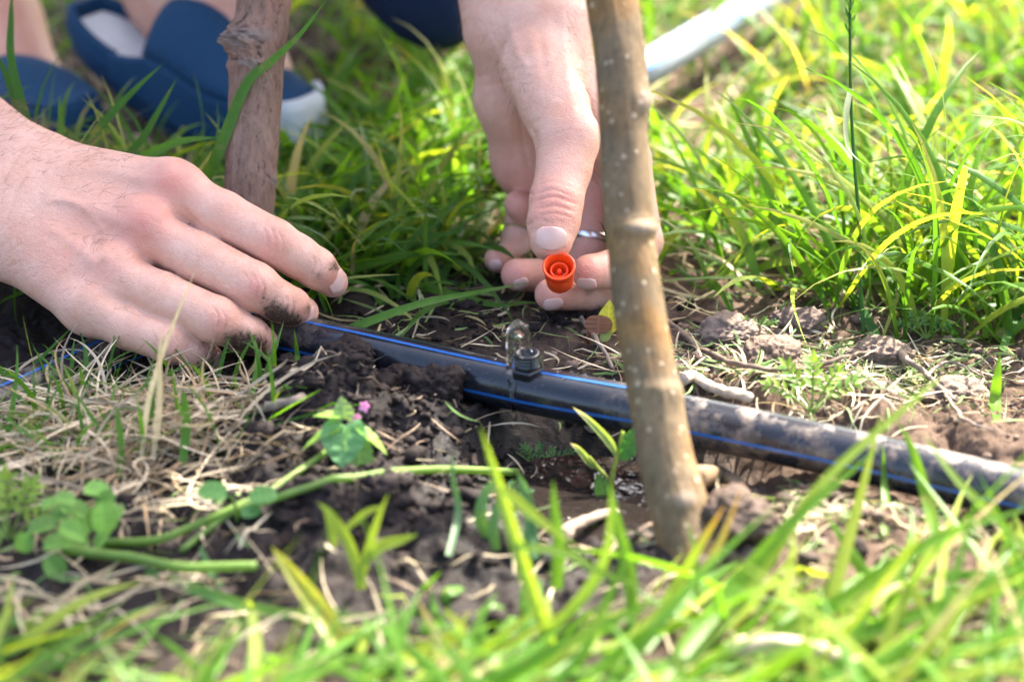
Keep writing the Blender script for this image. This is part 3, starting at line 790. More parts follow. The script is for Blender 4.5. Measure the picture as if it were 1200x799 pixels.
# arm hair: fine strands standing off the wrist and forearm
def arm_hair(hd, sel, n, L, lay, seed):
    v, nr = hd[0], hd[4]
    g = np.random.default_rng(seed); ii = g.choice(np.flatnonzero(sel), n)
    s = Soup()
    for i in ii:
        l = g.uniform(.5, 1.2) * L; d = nr[i] * .55 + lay + g.normal(0, .28, 3); d /= np.linalg.norm(d)
        c = v[i] + np.outer(np.linspace(0, 1, 5), d) * l + np.outer(np.linspace(0, 1, 5) ** 2, lay) * l * .5
        sd = np.cross(d, FW); sd /= np.linalg.norm(sd) + 1e-9
        w = (np.linspace(1, .15, 5) * .00007)[:, None]
        s.add(np.stack([c - sd * w, c + sd * w], 1).reshape(-1, 3), grid_quads(5, 2))
    o = s.build('arm_hair', M['hair'], body); o['kind'] = 'stuff'
x, y, d = proj(hR[0]); lay = (P(180, 175, 1.19) - P(-60, 110, 1.25)); lay /= np.linalg.norm(lay)
arm_hair(hR, (x > -80) & (x < 150) & (hR[4] @ UP > .45), 560, .0100, lay * .7, 1)
x, y, d = proj(hL[0]); lay = P(640, 100, 1.22) - P(620, -60, 1.28); lay /= np.linalg.norm(lay)
arm_hair(hL, (y < 130) & ((hL[4] @ RT > .35) | (hL[4] @ RT < -.5)) & (hL[4] @ FW < .3), 330, .007, lay * .8, 2)
gz = lambda p: np.array([p[0], p[1], H1(p[0], p[1])])
# shoes: low blue slip-ons, the heel of one lifted out
def shoe(toe, heel, lift=.05, wtoe=True, wid=.041, high=1.0):
    u = np.array(heel) - np.array(toe); u[2] = 0; L = np.linalg.norm(u); u /= L; w = np.array([-u[1], u[0], 0]); z = np.array([0, 0, 1.0])
    g0 = np.array([toe[0], toe[1], min(toe[2], heel[2])])
    s = np.linspace(0, 1, 40)
    hw = wid * np.clip(np.sin(np.pi * np.clip(s, 0, 1)) ** .42, .0, 1) * (1 - .22 * np.exp(-((s - .62) / .2) ** 2)) * np.where(s > .7, .86, 1)
    def at(si, lat, zz): return g0 + u * (si * L) + w * lat + z * (zz + lift * np.clip((si - .3) / .7, 0, 1) ** 1.2)
    # outline ring
    ang = [(s[i], hw[i]) for i in range(1, 39)] + [(s[i], -hw[i]) for i in range(38, 0, -1)]
    k = len(ang)
    root = bpy.data.objects.new('shoe', None); root.location = tuple(g0); COL.objects.link(root); root.parent = person
    root.location = tuple(g0 - world_loc(person))
    sole = []
    for zz, gr in ((0, .94), (.003, 1.03), (.011, 1.05), (.014, 1.02)):
        sole += [at((a - .5) * (1 + .04 * (gr - 1)) + .5, b * gr, zz) for a, b in ang]
    sole = np.array(sole + [at(.5, 0, 0), at(.5, 0, .014)]); qs = grid_quads(4, k, True)
    i = np.arange(k); ts = np.concatenate([np.stack([np.full(k, 4 * k), (i + 1) % k, i], 1), np.stack([np.full(k, 4 * k + 1), 3 * k + i, 3 * k + (i + 1) % k], 1)])
    obj('sole', sole, [qs, ts], M['navy'], root)
    # wall of the upper, all the way round, and the vamp over the front half
    wall = []
    for t in np.linspace(0, 1, 7):
        for a, b in ang:
            hgt = .024 - .010 * sstep(.5, .75, a) + .010 * np.exp(-((a - .42) / .18) ** 2)
            wall.append(at(.5 + (a - .5) * (1 - .03 * t), b * (1.0 - .10 * t * (a < .55)), .012 + hgt * high * t))
    wv = np.array(wall); wq = grid_quads(7, k, True)
    rows = []
    for a in np.linspace(.025, .56, 18):
        b = np.interp(a, s, hw); hgt = .024 - .010 * sstep(.5, .75, a) + .010 * np.exp(-((a - .42) / .18) ** 2)
        rows.append([at(.5 + (a - .5) * .97, b * .9 * lt, .012 + hgt * high + .026 * high * sstep(0, .5, a) * (1 - lt ** 2)) for lt in np.linspace(-1, 1, 13)])
    vv_ = np.concatenate([wv, np.array(rows).reshape(-1, 3)]); vq = grid_quads(18, 13) + len(wv)
    o = obj('upper', vv_, np.concatenate([wq, vq]), M['navy'], root)
    sd = o.modifiers.new('thickness', 'SOLIDIFY'); sd.thickness = .005; sd.offset = 0
    ins = np.array([at(.5 + (a - .5) * .93, b * .9, .0185) for a, b in ang] + [at(.5, 0, .0185)])
    obj('insole', ins, np.stack([np.full(k, k), i, (i + 1) % k], 1), M['insole'], root)
    if wtoe:
        cap = []
        for t in np.linspace(0, 1, 6):
            for a in np.linspace(-1, 1, 19):
                sa = .012 + .07 * abs(a) ** 1.6; b = np.interp(sa, s, hw) * np.sign(a)
                cap.append(at(sa - .012 + .02 * t, b * (1.08 - .12 * t), .004 + .036 * t))
        o = obj('toe_cap', np.array(cap), grid_quads(6, 19), M['rubber'], root)
        sd = o.modifiers.new('thickness', 'SOLIDIFY'); sd.thickness = .004
    return root
hp_ = P(92, 34, 1.50)
shoe(gz(G(366, 174)), np.array([hp_[0], hp_[1], H1(hp_[0], hp_[1])]), .046)
shoe(gz(G(108, 168)), gz(G(-80, 128)), .0, False, .036, .5)
# ------------------------------------------------------------------ ground: one sheet, fine where one looks closely
def axis(lo, hi, fine, far, g=1.16):
    a = list(np.arange(lo, hi + fine / 2, fine))
    s = fine
    while a[-1] < far: s *= g; a.append(a[-1] + s)
    s = fine
    while a[0] > -far: s *= g; a.insert(0, a[0] - s)
    return np.array(a)
ax, ay = axis(-.31, .31, .0013, 80), axis(-.36, .22, .0013, 80)
X, Y = np.meshgrid(ax, ay, indexing='ij')
Z = H(X.ravel(), Y.ravel())
gv = np.stack([X.ravel(), Y.ravel(), Z], 1)
mound, pud = soil_masks(gv[:, 0], gv[:, 1])
px, py, pdist = proj(gv)
dyp = gv[:, 1] - pipe_y(gv[:, 0])
wet = np.clip(pud * 2.0 - .15 + .25 * fbm2(gv[:, 0] * 70, gv[:, 1] * 70, 3, 21), 0, 1) * (pud > .05)
dry = np.clip(sstep(.02, .10, gv[:, 0] + .02 * fbm2(gv[:, 0] * 25, gv[:, 1] * 25, 3, 22)) * (1 - pud) + sstep(.09, .2, gv[:, 1]) * .8 + .35 * sstep(.0, .03, dyp) * sstep(-.06, .02, gv[:, 0]), 0, 1)
dry = np.clip(dry + .25 * sstep(-.2, -.26, gv[:, 1]) - 1.6 * mound - 1.2 * gauss(gv[:, 0], gv[:, 1], G(420, 620), .1, .06) - 1.6 * gauss(gv[:, 0], gv[:, 1], G(660, 520), .05, .05), 0, 1)
ground = obj('ground', gv, grid_quads(len(ax), len(ay)), M['soil'], attrs={'wet': wet, 'dry': dry}, base=np.zeros(3))
tag(ground, kind='structure')
# puddle lying in the dip
pz = -.0150
a = np.linspace(0, 2 * np.pi, 65)[:-1]
c0 = G(685, 575)
ring_ = [np.array([c0[0] + .055 * r * math.cos(t), c0[1] + .062 * r * math.sin(t), pz]) for r in (1, .66, .33) for t in a] + [np.array([c0[0], c0[1], pz])]
k = 64; q = grid_quads(3, k, True); i = np.arange(k)
tag(obj('puddle', np.array(ring_), [q, np.stack([2 * k + i, 2 * k + (i + 1) % k, np.full(k, 3 * k)], 1)], M['mud_water']), None, None, kind='structure')
# crumbs of earth
ico_v, ico_f = None, None
def icos():
    import bmesh
    b = bmesh.new(); bmesh.ops.create_icosphere(b, subdivisions=2, radius=1.0)
    v = np.array([x.co for x in b.verts]); f = np.array([[x.index for x in fc.verts] for fc in b.faces]); b.free(); return v, f
IV, IF = icos()
def clod_shape(size, seed, rough=.5):
    d = IV * (1 + rough * noise3(IV[:, 0] * 1.6 + seed, IV[:, 1] * 1.6, IV[:, 2] * 1.6, seed)[:, None] + .8 * rough * noise3(IV[:, 0] * 3.3, IV[:, 1] * 3.3 + seed, IV[:, 2] * 3.3, seed + 1)[:, None])
    return d * size
sp = Soup()
def scatter_crumbs(n, cen, sx, sy, smin, smax, col, jit=.4, avoid_pipe=True):
    for k in range(n):
        x, y = cen[0] + rng.normal() * sx, cen[1] + rng.normal() * sy
        if avoid_pipe and abs(y - float(pipe_y(x))) < PR + .001: continue
        s = smin * (smax / smin) ** (rng.random() ** 2.2)
        v = clod_shape(s, int(rng.integers(0, 400))) * np.array([1, rng.uniform(.7, 1.1), rng.uniform(.6, .95)])
        sp.add(v + [x, y, H1(x, y) + s * rng.uniform(0, .5)], t=IF, c=np.array(col) * (1 + jit * rng.uniform(-1, 1)))
def _big(): pass
dk, lt = (.019, .0135, .0125), (.14, .10, .078)
scatter_crumbs(900, gM1, .026, .018, .0005, .0022, dk); scatter_crumbs(1100, gM2, .05, .04, .0005, .0024, dk); scatter_crumbs(400, gM4, .07, .035, .0005, .0026, dk)
scatter_crumbs(70, gM1, .024, .017, .0025, .0055, dk); scatter_crumbs(90, gM2, .05, .04, .0025, .006, dk); scatter_crumbs(50, gM4, .06, .03, .0025, .006, dk)
scatter_crumbs(450, gM3, .026, .024, .0005, .0022, dk)
scatter_crumbs(350, G(560, 370), .06, .015, .0007, .003, dk)
scatter_crumbs(420, G(950, 430), .08, .03, .0007, .004, lt); scatter_crumbs(200, G(1000, 590), .07, .02, .001, .005, (.11, .08, .062)); scatter_crumbs(160, G(850, 645), .025, .02, .001, .005, (.10, .075, .06))
tag(sp.build('soil_crumbs', M['crumb']), kind='stuff')
# single clods one can point at
def clod(px, py, size, col, label, sq=.75):
    g = G(px, py); s = Soup()
    import bmesh
    b = bmesh.new(); bmesh.ops.create_icosphere(b, subdivisions=5, radius=1.0)
    v = np.array([x.co for x in b.verts]); f = np.array([[x.index for x in fc.verts] for fc in b.faces]); b.free()
    sd = int(px)
    r = 1 + .30 * noise3(v[:, 0] * 1.3 + sd, v[:, 1] * 1.3, v[:, 2] * 1.3, sd) + .16 * noise3(v[:, 0] * 3.2, v[:, 1] * 3.2 + sd, v[:, 2] * 3.2, sd) - .20 * np.abs(noise3(v[:, 0] * 5, v[:, 1] * 5, v[:, 2] * 5, sd)) + .12 * np.abs(noise3(v[:, 0] * 9, v[:, 1] * 9, v[:, 2] * 9, sd)) + .08 * np.abs(noise3(v[:, 0] * 18, v[:, 1] * 18, v[:, 2] * 18, sd + 2)) + .05 * noise3(v[:, 0] * 34, v[:, 1] * 34, v[:, 2] * 34, sd + 3)
    v = v * r[:, None] * size * np.array([1.25, 1, sq]) + [g[0], g[1], H1(g[0], g[1]) + size * sq * .35]
    s.add(v, t=f, c=col)
    tag(s.build('soil_clod', M['crumb']), label, 'clod', 'clods of earth')
clod(862, 646, .0125, (.085, .06, .047), 'brown clod banked against the foot of the speckled sapling', .8)
clod(905, 448, .012, (.15, .105, .08), 'large brown clod just behind the pipe, beside the small leafy weed')
clod(860, 405, .011, (.19, .14, .11), 'pale dry clod behind the speckled sapling, under the thin arched twig')
clod(935, 392, .010, (.14, .10, .085), 'reddish grey clod at the edge of the tall grass on the right', .9)
clod(1030, 425, .011, (.17, .125, .10), 'rough clod at the right end of the thin arched twig', .8)
clod(1120, 470, .012, (.16, .12, .095), 'grey clod behind the right hand end of the pipe', .7)
clod(410, 462, .010, dk, 'dark crumbly clod at the top left of the moist mound, nearest the muddy fingertips', .9)
clod(465, 476, .0085, dk, 'dark moist clod on top of the mound, between the pink flower and the outlet', .9)
clod(508, 488, .011, dk, 'steep dark clod at the edge of the wet hollow below the outlet', .95)
# ------------------------------------------------------------------ the pipe with its outlet
pp = catmull(PIPE_PTS, 420)
for i in range(len(pp)): pass
t, u, w = frames(pp)
up_ = np.array([0, 0, 1.0]); u = up_ - t * (t @ up_)[:, None]; u /= np.linalg.norm(u, axis=1)[:, None]; w = np.cross(t, u)
if w[0] @ FW > 0: w = -w          # w points to the viewer's side
k = 40; th = np.arange(k) / k * 2 * np.pi
pv = (pp[:, None] + PR * (np.cos(th)[None, :, None] * u[:, None] + np.sin(th)[None, :, None] * w[:, None])).reshape(-1, 3)
xs = np.repeat(pp[:, 0], k)
dust = np.clip(sstep(.035, .075, xs) * (.55 + .45 * sstep(-.3, .6, np.tile(np.cos(th), len(pp)))) + .55 * sstep(-.075, -.10, xs) + .10, 0, 1)
pipe = empty('irrigation_pipe', gz(G(616, 462)), 'black irrigation pipe with blue stripes crossing the picture, water welling from its threaded outlet', 'pipe')
q = grid_quads(len(pp), k, True)
cr = np.cross(pv[q[0][1]] - pv[q[0][0]], pv[q[0][3]] - pv[q[0][0]])
if cr @ (pv[0] - pp[0]) < 0: q = q[:, ::-1]
obj('tube', pv, q, M['pipe'], pipe, attrs={'dust': dust})
for a0 in (R(14), R(96), R(186), R(276)):       # angle from the top, towards the viewer positive
    a_ = a0 + np.array([-.068, 0, .068])
    rr = PR + .00022
    tw = np.interp(pp[:, 0], [-.2, .01, .07], [0, 0, R(-9)])
    sv = np.stack([pp + rr * (np.cos(x + tw)[:, None] * u + np.sin(x + tw)[:, None] * w) for x in a_], 1)
    if a0 == R(14): sv = sv[pp[:, 0] < .062]      # cut short to stand in for glare hiding it farther on
    obj('stripe', sv.reshape(-1, 3), grid_quads(len(sv), 3), M['stripe'], pipe)
i0 = np.argmin(np.abs(proj(pp)[0] - 618)); oc = pp[i0]; ou = u[i0] * .97 + w[i0] * .10; ou /= np.linalg.norm(ou)
e1 = t[i0] - ou * (t[i0] @ ou); e1 /= np.linalg.norm(e1); e2 = np.cross(ou, e1)
def lathe(prof, k=40, n=None, c=oc, A=None):
    A = A or (e1, e2, ou)
    th = np.arange(k) / k * 2 * np.pi
    rad = np.ones(k) if n is None else 1 / np.cos((th % (2 * np.pi / n)) - np.pi / n)
    v = np.array([c + (A[0] * math.cos(x) * f + A[1] * math.sin(x) * f) * r + A[2] * z for r, z in prof for x, f in zip(th, rad)])
    return v, grid_quads(len(prof), k, True)
nip = bpy.data.objects.new('outlet', None); COL.objects.link(nip); nip.parent = pipe; nip.location = tuple(oc - world_loc(pipe))
q0 = .0090
v, q = lathe([(.0072, q0 - .003), (.0074, q0 - .001), (.0074, q0 + .0030), (.0068, q0 + .0038), (.005, q0 + .0038)], 48, 6); obj('hex_collar', v, q, M['fitting'], nip, smooth=False)
prof = [(.0058, q0 + .004)]
for j in range(3): z0 = q0 + .0042 + j * .0017; prof += [(.0053, z0), (.0061, z0 + .0005), (.0061, z0 + .0010), (.0053, z0 + .0015)]
ztop = q0 + .0042 + 3 * .0017 + .0010
prof += [(.0056, ztop - .0005), (.0056, ztop), (.0042, ztop + .0001), (.0041, ztop - .009), (.0001, ztop - .009)]
v, q = lathe(prof, 48); obj('threaded_nipple', v, q, M['fitting'], nip)
# water welling out of the outlet and falling back over the pipe
tp = oc + ou * ztop
S = Sculpt(tp - [.03, .02, .045], tp + [.02, .02, .03], .0005)
nx = np.array([-1, -.35, 0]) / 1.06
def wp(a, z, b=0): return tp + nx * a * mm + ou * z * mm + np.array([0, -1, 0]) * b * mm
S.chain(S.D, [(wp(0, -2), .0030), (wp(.2, 4), .0024), (wp(.6, 9.5), .0025), (wp(1.8, 12.8), .0028), (wp(4.4, 14), .0029), (wp(6.6, 11.2), .0024), (wp(7.7, 5), .0019), (wp(8.0, -2), .0017), (wp(8.1, -7.5, .8), .0016)], .0012)
S.chain(S.D, [(wp(8.1, -7.5, .8), .0016), (wp(8.0, -11, 3.5), .0015), (wp(7.6, -17, 6.2), .0015), (wp(7.2, -23, 5.2), .0012), (wp(7.0, -29, 4.0), .0010), (wp(7.2, -34, 4.0), .0016)], .0015)
for j in range(14):
    c_ = wp(rng.uniform(-9, 18), rng.uniform(-24, 8), rng.uniform(0, 9)); 
    r_ = rng.uniform(.0005, .0010); 
v, q = S.mesh(); nr = vnormals(v, q)
v = v + nr * (.0005 * noise3(v[:, 0] * 420, v[:, 1] * 420, v[:, 2] * 220, 4) + .00028 * noise3(v[:, 0] * 900, v[:, 1] * 900, v[:, 2] * 500, 7))[:, None]
tag(obj('water_jet', v, q, M['water']), 'clear water welling from the threaded outlet and running down over the pipe', 'water')
sp = Soup()
for j in range(46):
    i = int(np.clip(i0 + rng.normal(0, 9), 2, len(pp) - 3)); an = rng.uniform(-.5, 1.4); r_ = rng.uniform(.0003, .0009)
    c_ = pp[i] + (PR + .0001) * (math.cos(an) * u[i] + math.sin(an) * w[i])
    sp.add(IV * r_ * [1, 1, .7] + c_, t=IF)
tag(sp.build('water_droplets', M['water']), kind='stuff')
# the sunlit hose far behind
def hose(name, pts, r, m, ms, label, cat, angs):
    c = catmull(np.array(pts), 140); tt, uu, ww = frames(c)
    if ww[len(c) // 2] @ FW > 0: ww = -ww
    root = empty(name, gz(c[len(c) // 2]), label, cat)
    v, q, tr = tube(c, r, 28); obj('tube', v, [q, tr], m, root, attrs={'dust': np.full(len(v), .35)})
    for a0 in angs:
        sv = np.stack([c + (r + .00025) * (math.cos(x) * uu + math.sin(x) * ww) for x in (a0 - .11, a0, a0 + .11)], 1).reshape(-1, 3)
        obj('stripe', sv, grid_quads(len(c), 3), ms, root)
    return root
hose('garden_hose', [G(640, 130, .008), G(740, 88, .030), (G(815, 46, .030)), G(880, 8, .030), G(960, -38, .030), G(1080, -95, .030)], .0105, M['pale_pipe'], M['pale_stripe'], 'pale sunlit hose lying in the grass behind the speckled sapling', 'hose', (R(60), R(-30)))
# orange cap held between thumb and fingers
cr_ = P(655, 312, 1.1555); axd = -FW * .84 + UP * .50 - RT * .05; axd /= np.linalg.norm(axd)
b1 = np.cross(axd, [0, 0, 1.0]); b1 /= np.linalg.norm(b1); b2 = np.cross(axd, b1); A = (b1, b2, axd)
cap = empty('pipe_cap', cr_ - axd * .014, 'orange plastic screw cap with open end, held between thumb and fingertips', 'cap')
v, q = lathe([(.0001, -.0150), (.0058, -.0150), (.0064, -.0143), (.0072, -.006), (.0076, -.0012), (.0079, -.0011), (.0080, 0), (.0078, .0005), (.0071, .0006), (.0067, .0002), (.0062, -.003), (.0060, -.010), (.0001, -.010)], 48, None, cr_, A)
obj('shell', v, q, M['cap'], cap)
v, q = lathe([(.0046, -.0102), (.0045, -.0035), (.0043, -.0030), (.0037, -.0030), (.0035, -.0036), (.0034, -.0102)], 40, None, cr_, A); obj('sealing_ring', v, q, M['cap'], cap)
v, q = lathe([(.0014, -.0102), (.0013, -.0042), (.0009, -.0034), (.0001, -.0032)], 24, None, cr_, A); obj('centre_pin', v, q, M['cap'], cap)
def gp_(px, py, up=0.0):
    g = G(px, py, 0)
    for _ in range(3): g = G(px, py, H1(g[0], g[1]) + up)
    return g
# ------------------------------------------------------------------ the two saplings
def trunk(px_pts, name, label, m, bumps, seed, hgt, fiss, rough, roots=(), limb=(), lean=(0, 0)):
    """px_pts: (px, py, d, width_px) from the foot up"""
    pts = [P(a, b, d) for a, b, d, w_ in px_pts]; rad = [w_ * .5 / F * d for a, b, d, w_ in px_pts]
    top = pts[-1]; dirn = pts[-1] - pts[-2]; dirn /= np.linalg.norm(dirn)
    for j in range(1, 6):
        pts.append(top + dirn * hgt * j / 5 + np.array([.012 * math.sin(j * 2.1 + seed), .012 * math.cos(j * 1.7 + seed), 0])); rad.append(rad[len(px_pts) - 1] * (1 - .12 * j))
    n = 760; c = catmull(pts, n)
    idx_ = np.linspace(0, len(pts) - 1, n); r = np.interp(idx_, np.arange(len(pts)), rad)
    # keep sampling dense in the lower part
    s = np.concatenate([[0], np.cumsum(np.linalg.norm(np.diff(c, axis=0), axis=1))])
    inv = np.linalg.norm(top - pts[0]) * 1.06
    S1 = np.concatenate([np.linspace(0, inv, 460), np.linspace(inv, s[-1], 60)[1:]])
    c = np.stack([np.interp(S1, s, c[:, j]) for j in range(3)], 1); r = np.interp(S1, s, r); s = S1
    tt, uu, ww = frames(c, (0, -1, 0))       # u faces the viewer
    k = 112; th = np.arange(k) / k * 2 * np.pi
    T, Sg = np.meshgrid(th, s, indexing='xy')
    rr = r[:, None] * (1 + .03 * noise3(np.cos(T) * 1.3 + seed, np.sin(T) * 1.3, Sg * 22, seed) + .02 * noise3(np.cos(T) * 4, np.sin(T) * 4 + seed, Sg * 70, seed + 1))
    crack = np.zeros_like(T); grey = np.zeros_like(T)
    v = c[:, None] + rr[..., None] * (np.cos(T)[..., None] * uu[:, None] + np.sin(T)[..., None] * ww[:, None])
    nr = (v - c[:, None]); nr /= np.linalg.norm(nr, axis=2)[..., None]
    px, py, d = proj(v.reshape(-1, 3)); px = px.reshape(T.shape); py = py.reshape(T.shape); facing = sstep(-.25, .1, -(nr @ FW))
    disp = np.zeros_like(T)
    if rough:
        f = noise3(np.cos(T) * 7 + seed, np.sin(T) * 7, Sg * 55, seed + 5); f2 = noise3(np.cos(T) * 16 + seed, np.sin(T) * 16, Sg * 120, seed + 6)
        ridge = 1 - np.abs(f) * 2.2
        disp += rough * (f2 * .5 + f * .5)
        nf = noise3(np.cos(T) * 4.2 + seed, np.sin(T) * 4.2, Sg * 26, seed + 8) + .4 * noise3(np.cos(T) * 11, np.sin(T) * 11, Sg * 150, seed + 4)
        ck = sstep(.90, .99, 1 - np.abs(nf) * 1.35) * sstep(.25, .6, noise3(np.cos(T) * 2.5, np.sin(T) * 2.5, Sg * 60, seed + 9))
        disp -= ck * rough * .6; crack = np.maximum(crack, ck * .55)
    for bx, by, rx, ry, amt in bumps:
        g = np.exp(-((px - bx) / rx) ** 2 - ((py - by) / ry) ** 2) * facing
        disp += amt * mm * g * (1 + (.35 * noise3(px * .16, py * .16, px * 0, 3) + .3 * noise3(px * .4, py * .4, px * 0, 4) if amt > 1.7 and rough > .0005 else 0))
        if abs(amt) > .9: grey = np.maximum(grey, .75 * np.clip(g * 1.5 - .5, 0, 1))
    for x0, y0, x1, y1, wd, dp in fiss:
        tq = np.clip(((px - x0) * (x1 - x0) + (py - y0) * (y1 - y0)) / ((x1 - x0) ** 2 + (y1 - y0) ** 2), 0, 1)
        wob = 1.6 * noise2(py * .09, py * 0 + x0, 3) + 1.0 * noise2(py * .35, py * 0 + x0, 4); wd = wd * (.62 if y0 > 85 else 1.0)
        g = np.exp(-(np.hypot(px + wob - x0 - tq * (x1 - x0), py - y0 - tq * (y1 - y0)) / wd) ** 2) * facing
        g = g * (.55 + .45 * noise2(py * .3, px * .3, 5)); disp -= dp * .7 * mm * g; crack = np.maximum(crack, .8 * sstep(.3, .8, g))
    v = v + nr * disp[..., None]
    root = empty(name, gz(c[0]), label, 'sapling', 'young trees')
    obj('trunk', v.reshape(-1, 3), grid_quads(len(s), k, True)[:, ::-1], m, root, attrs={'crack': crack.ravel(), 'grey': grey.ravel()})
    # limbs above the picture
    for j, (sh, a, L_) in enumerate(limb):
        i = int(np.searchsorted(s, s[-1] * sh)); i = min(i, len(s) - 1); b = c[i]
        dd = np.array([math.cos(a), math.sin(a), .9]); ln = np.linspace(0, 1, 24)
        cc = b + np.outer(ln, dd) * L_ + np.outer(ln ** 2, [0, 0, .3]) * L_
        tv, tq_, ttr = tube(cc, r[i] * .55 * (1 - .7 * ln), 10, rough=.1, seed=j)
        obj('limb', tv, [tq_, ttr], m, root, attrs={'crack': np.zeros(len(tv)), 'grey': np.zeros(len(tv))})
    for pts_, r0, r1 in roots:
        cc = catmull(np.array(pts_), 40); tv, tq_, ttr = tube(cc, np.linspace(r0, r1, 40), 16, rough=.25, seed=3)
        obj('root', tv, [tq_, ttr], m, root, attrs={'crack': np.zeros(len(tv)), 'grey': np.full(len(tv), .3)})
    return root, c, r
g0 = G(822, 660, -.004)
dA = (g0 - CAM) @ FW
saA, cA, rA = trunk([(828, 670, dA, 112), (814, 640, dA + .002, 88), (800, 606, dA + .004, 73), (783, 548, dA + .008, 66), (769, 470, dA + .014, 63), (752, 380, dA + .02, 60), (741, 300, dA + .024, 57), (735, 235, dA + .027, 57), (731, 160, dA + .03, 57), (728, 80, dA + .034, 60), (717, 0, dA + .038, 61), (711, -50, dA + .04, 62)],
    'sapling', 'smooth olive brown sapling trunk speckled with pale dots, standing in front of the pipe', M['bark_smooth'],
    [(752, 268, 22, 9, 1.6), (735, 262, 34, 12, .8), (757, 118, 13, 16, 2.0), (790, 462, 30, 14, .9), (766, 455, 40, 8, .6), (745, 225, 40, 30, .4), (802, 585, 18, 12, 1.2), (815, 560, 14, 16, .8)], 3, .55, [(720, 262, 762, 254, 3, .5), (745, 470, 800, 456, 2.5, .3)], .0002,
    roots=[([P(812, 560, dA + .004), gp_(838, 556, .006), gp_(858, 566, .004), gp_(872, 584, .003), gp_(884, 604, -.003)], .0050, .0028)], limb=((.55, .4, .25), (.75, 2.6, .22), (.9, -1.2, .2)))
g1 = G(283, 384, -.006); dB = (g1 - CAM) @ FW
saB, cB, rB = trunk([(282, 388, dB, 76), (284, 340, dB + .0, 66), (289, 280, dB + .001, 61), (293, 200, dB + .002, 60), (297, 150, dB + .003, 62), (300, 100, dB + .004, 64), (303, 62, dB + .005, 65), (308, 15, dB + .006, 62), (312, -50, dB + .008, 63)],
    'sapling', 'rough grey brown sapling trunk with a knot, rising behind the back of the muddy hand', M['bark_rough'],
    [(284, 48, 19, 18, 4.8), (272, 48, 10, 11, 3.6), (283, 50, 5, 5, -2.4), (300, 42, 30, 12, 1.5), (292, 74, 18, 7, 1.8), (267, 78, 5, 7, 1.6), (322, 212, 9, 8, 1.0), (330, 100, 8, 40, -.5)], 9, .6,
    [(281, 30, 292, 8, 2.2, 1.2), (330, 2, 324, 30, 2.2, 1.2), (270, 55, 272, 66, 3.4, 1.6), (286, 38, 305, 52, 4.2, 2.2), (268, 68, 302, 76, 4.0, 2.0), (270, 36, 300, 28, 3, 1.4), (296, 46, 304, 70, 3.2, 1.6), (276, 44, 292, 40, 2.2, 1.2), (272, 40, 268, 50, 1.8, 1), (305, 52, 300, 70, 2.0, 1.2), (276, 46, 290, 58, 1.6, .8), (303, 115, 300, 135, 1.8, 1), (318, 125, 311, 160, 2.2, 1), (303, 150, 299, 165, 1.8, .9), (285, 130, 282, 150, 1.6, .8), (325, 160, 322, 185, 1.5, .8), (312, 180, 308, 230, 1.6, .8), (290, 190, 288, 215, 1.4, .6), (326, 90, 322, 120, 1.7, .9), (314, 205, 325, 222, 2.2, .9), (313, 80, 308, 110, 1.4, .7)], .0007, limb=((.5, 2.8, .25), (.7, .5, .22), (.88, -2.2, .2)))
# ------------------------------------------------------------------ plants
def gp(px, py, up=0.0):
    g = G(px, py, 0)
    for _ in range(3): g = G(px, py, H1(g[0], g[1]) + up)
    return g
def vis(px, py, d):
    return min(d, dist_of(gp(px, py, .003)))
def V(px, py, d): return P(px, py, vis(px, py, d))
def dist_of(p): return float((np.asarray(p) - CAM) @ FW)
def hb(soup, pts, wpx, col, base=.55, n=26, fold=.2, twist=0.0, nh=None, tipcol=None):
    """one blade through [(px,py,d)] from its root to its tip"""
    c = catmull(np.array([P(p[0], p[1], vis(*p)) if isinstance(p, tuple) else p for p in pts]), n)
    d = (c - CAM) @ FW
    w = blade_w(n, wpx * .5 / F * d.mean(), base)
    nh = -FW + UP * .3 if nh is None else nh
    v, q = ribbon(c, w, nh, fold, twist)
    cc = np.repeat(np.broadcast_to(np.array(col, float), (n, 3)), 5, 0)
    if tipcol is not None:
        k = np.repeat(sstep(.55, 1, np.linspace(0, 1, n)), 5)[:, None]; cc = cc * (1 - k) + np.array(tipcol) * k
    soup.add(v, q, c=cc)
def lay_on(c, r):
    hh = H(c[:, 0], c[:, 1]) + r * .8; z = np.maximum(c[:, 2], hh)
    for _ in range(60):
        zz = z.copy(); zz[1:-1] = (z[:-2] + 2 * z[1:-1] + z[2:]) / 4; z = np.maximum(zz, hh - r * .7)
    c = c.copy(); c[:, 2] = z; return c
def stem(soup, pts, r0, r1, col, n=40, k=10):
    c = catmull(np.array(pts), n); c = lay_on(c, r0); v, q, t = tube(c, np.linspace(r0, r1, n), k, rough=.06); soup.add(v, q, t, col)
GD, GM, GL, GY = (.045, .125, .02), (.075, .185, .026), (.10, .215, .026), (.22, .29, .045)
def gcol(n, lo=GD, hi=GL, yel=.15, dryp=.05):
    k = rng.random((n, 1)); c = np.array(lo) * (1 - k) + np.array(hi) * k
    y = rng.random(n) < yel; c[y] = np.array(GY) * (.8 + .4 * rng.random((y.sum(), 1)))
    y = rng.random(n) < dryp; c[y] = np.array((.42, .34, .18)) * (.7 + .5 * rng.random((y.sum(), 1)))
    return c
def xy_to_root(x, y): return np.stack([x, y, H(x, y) - .002], 1)
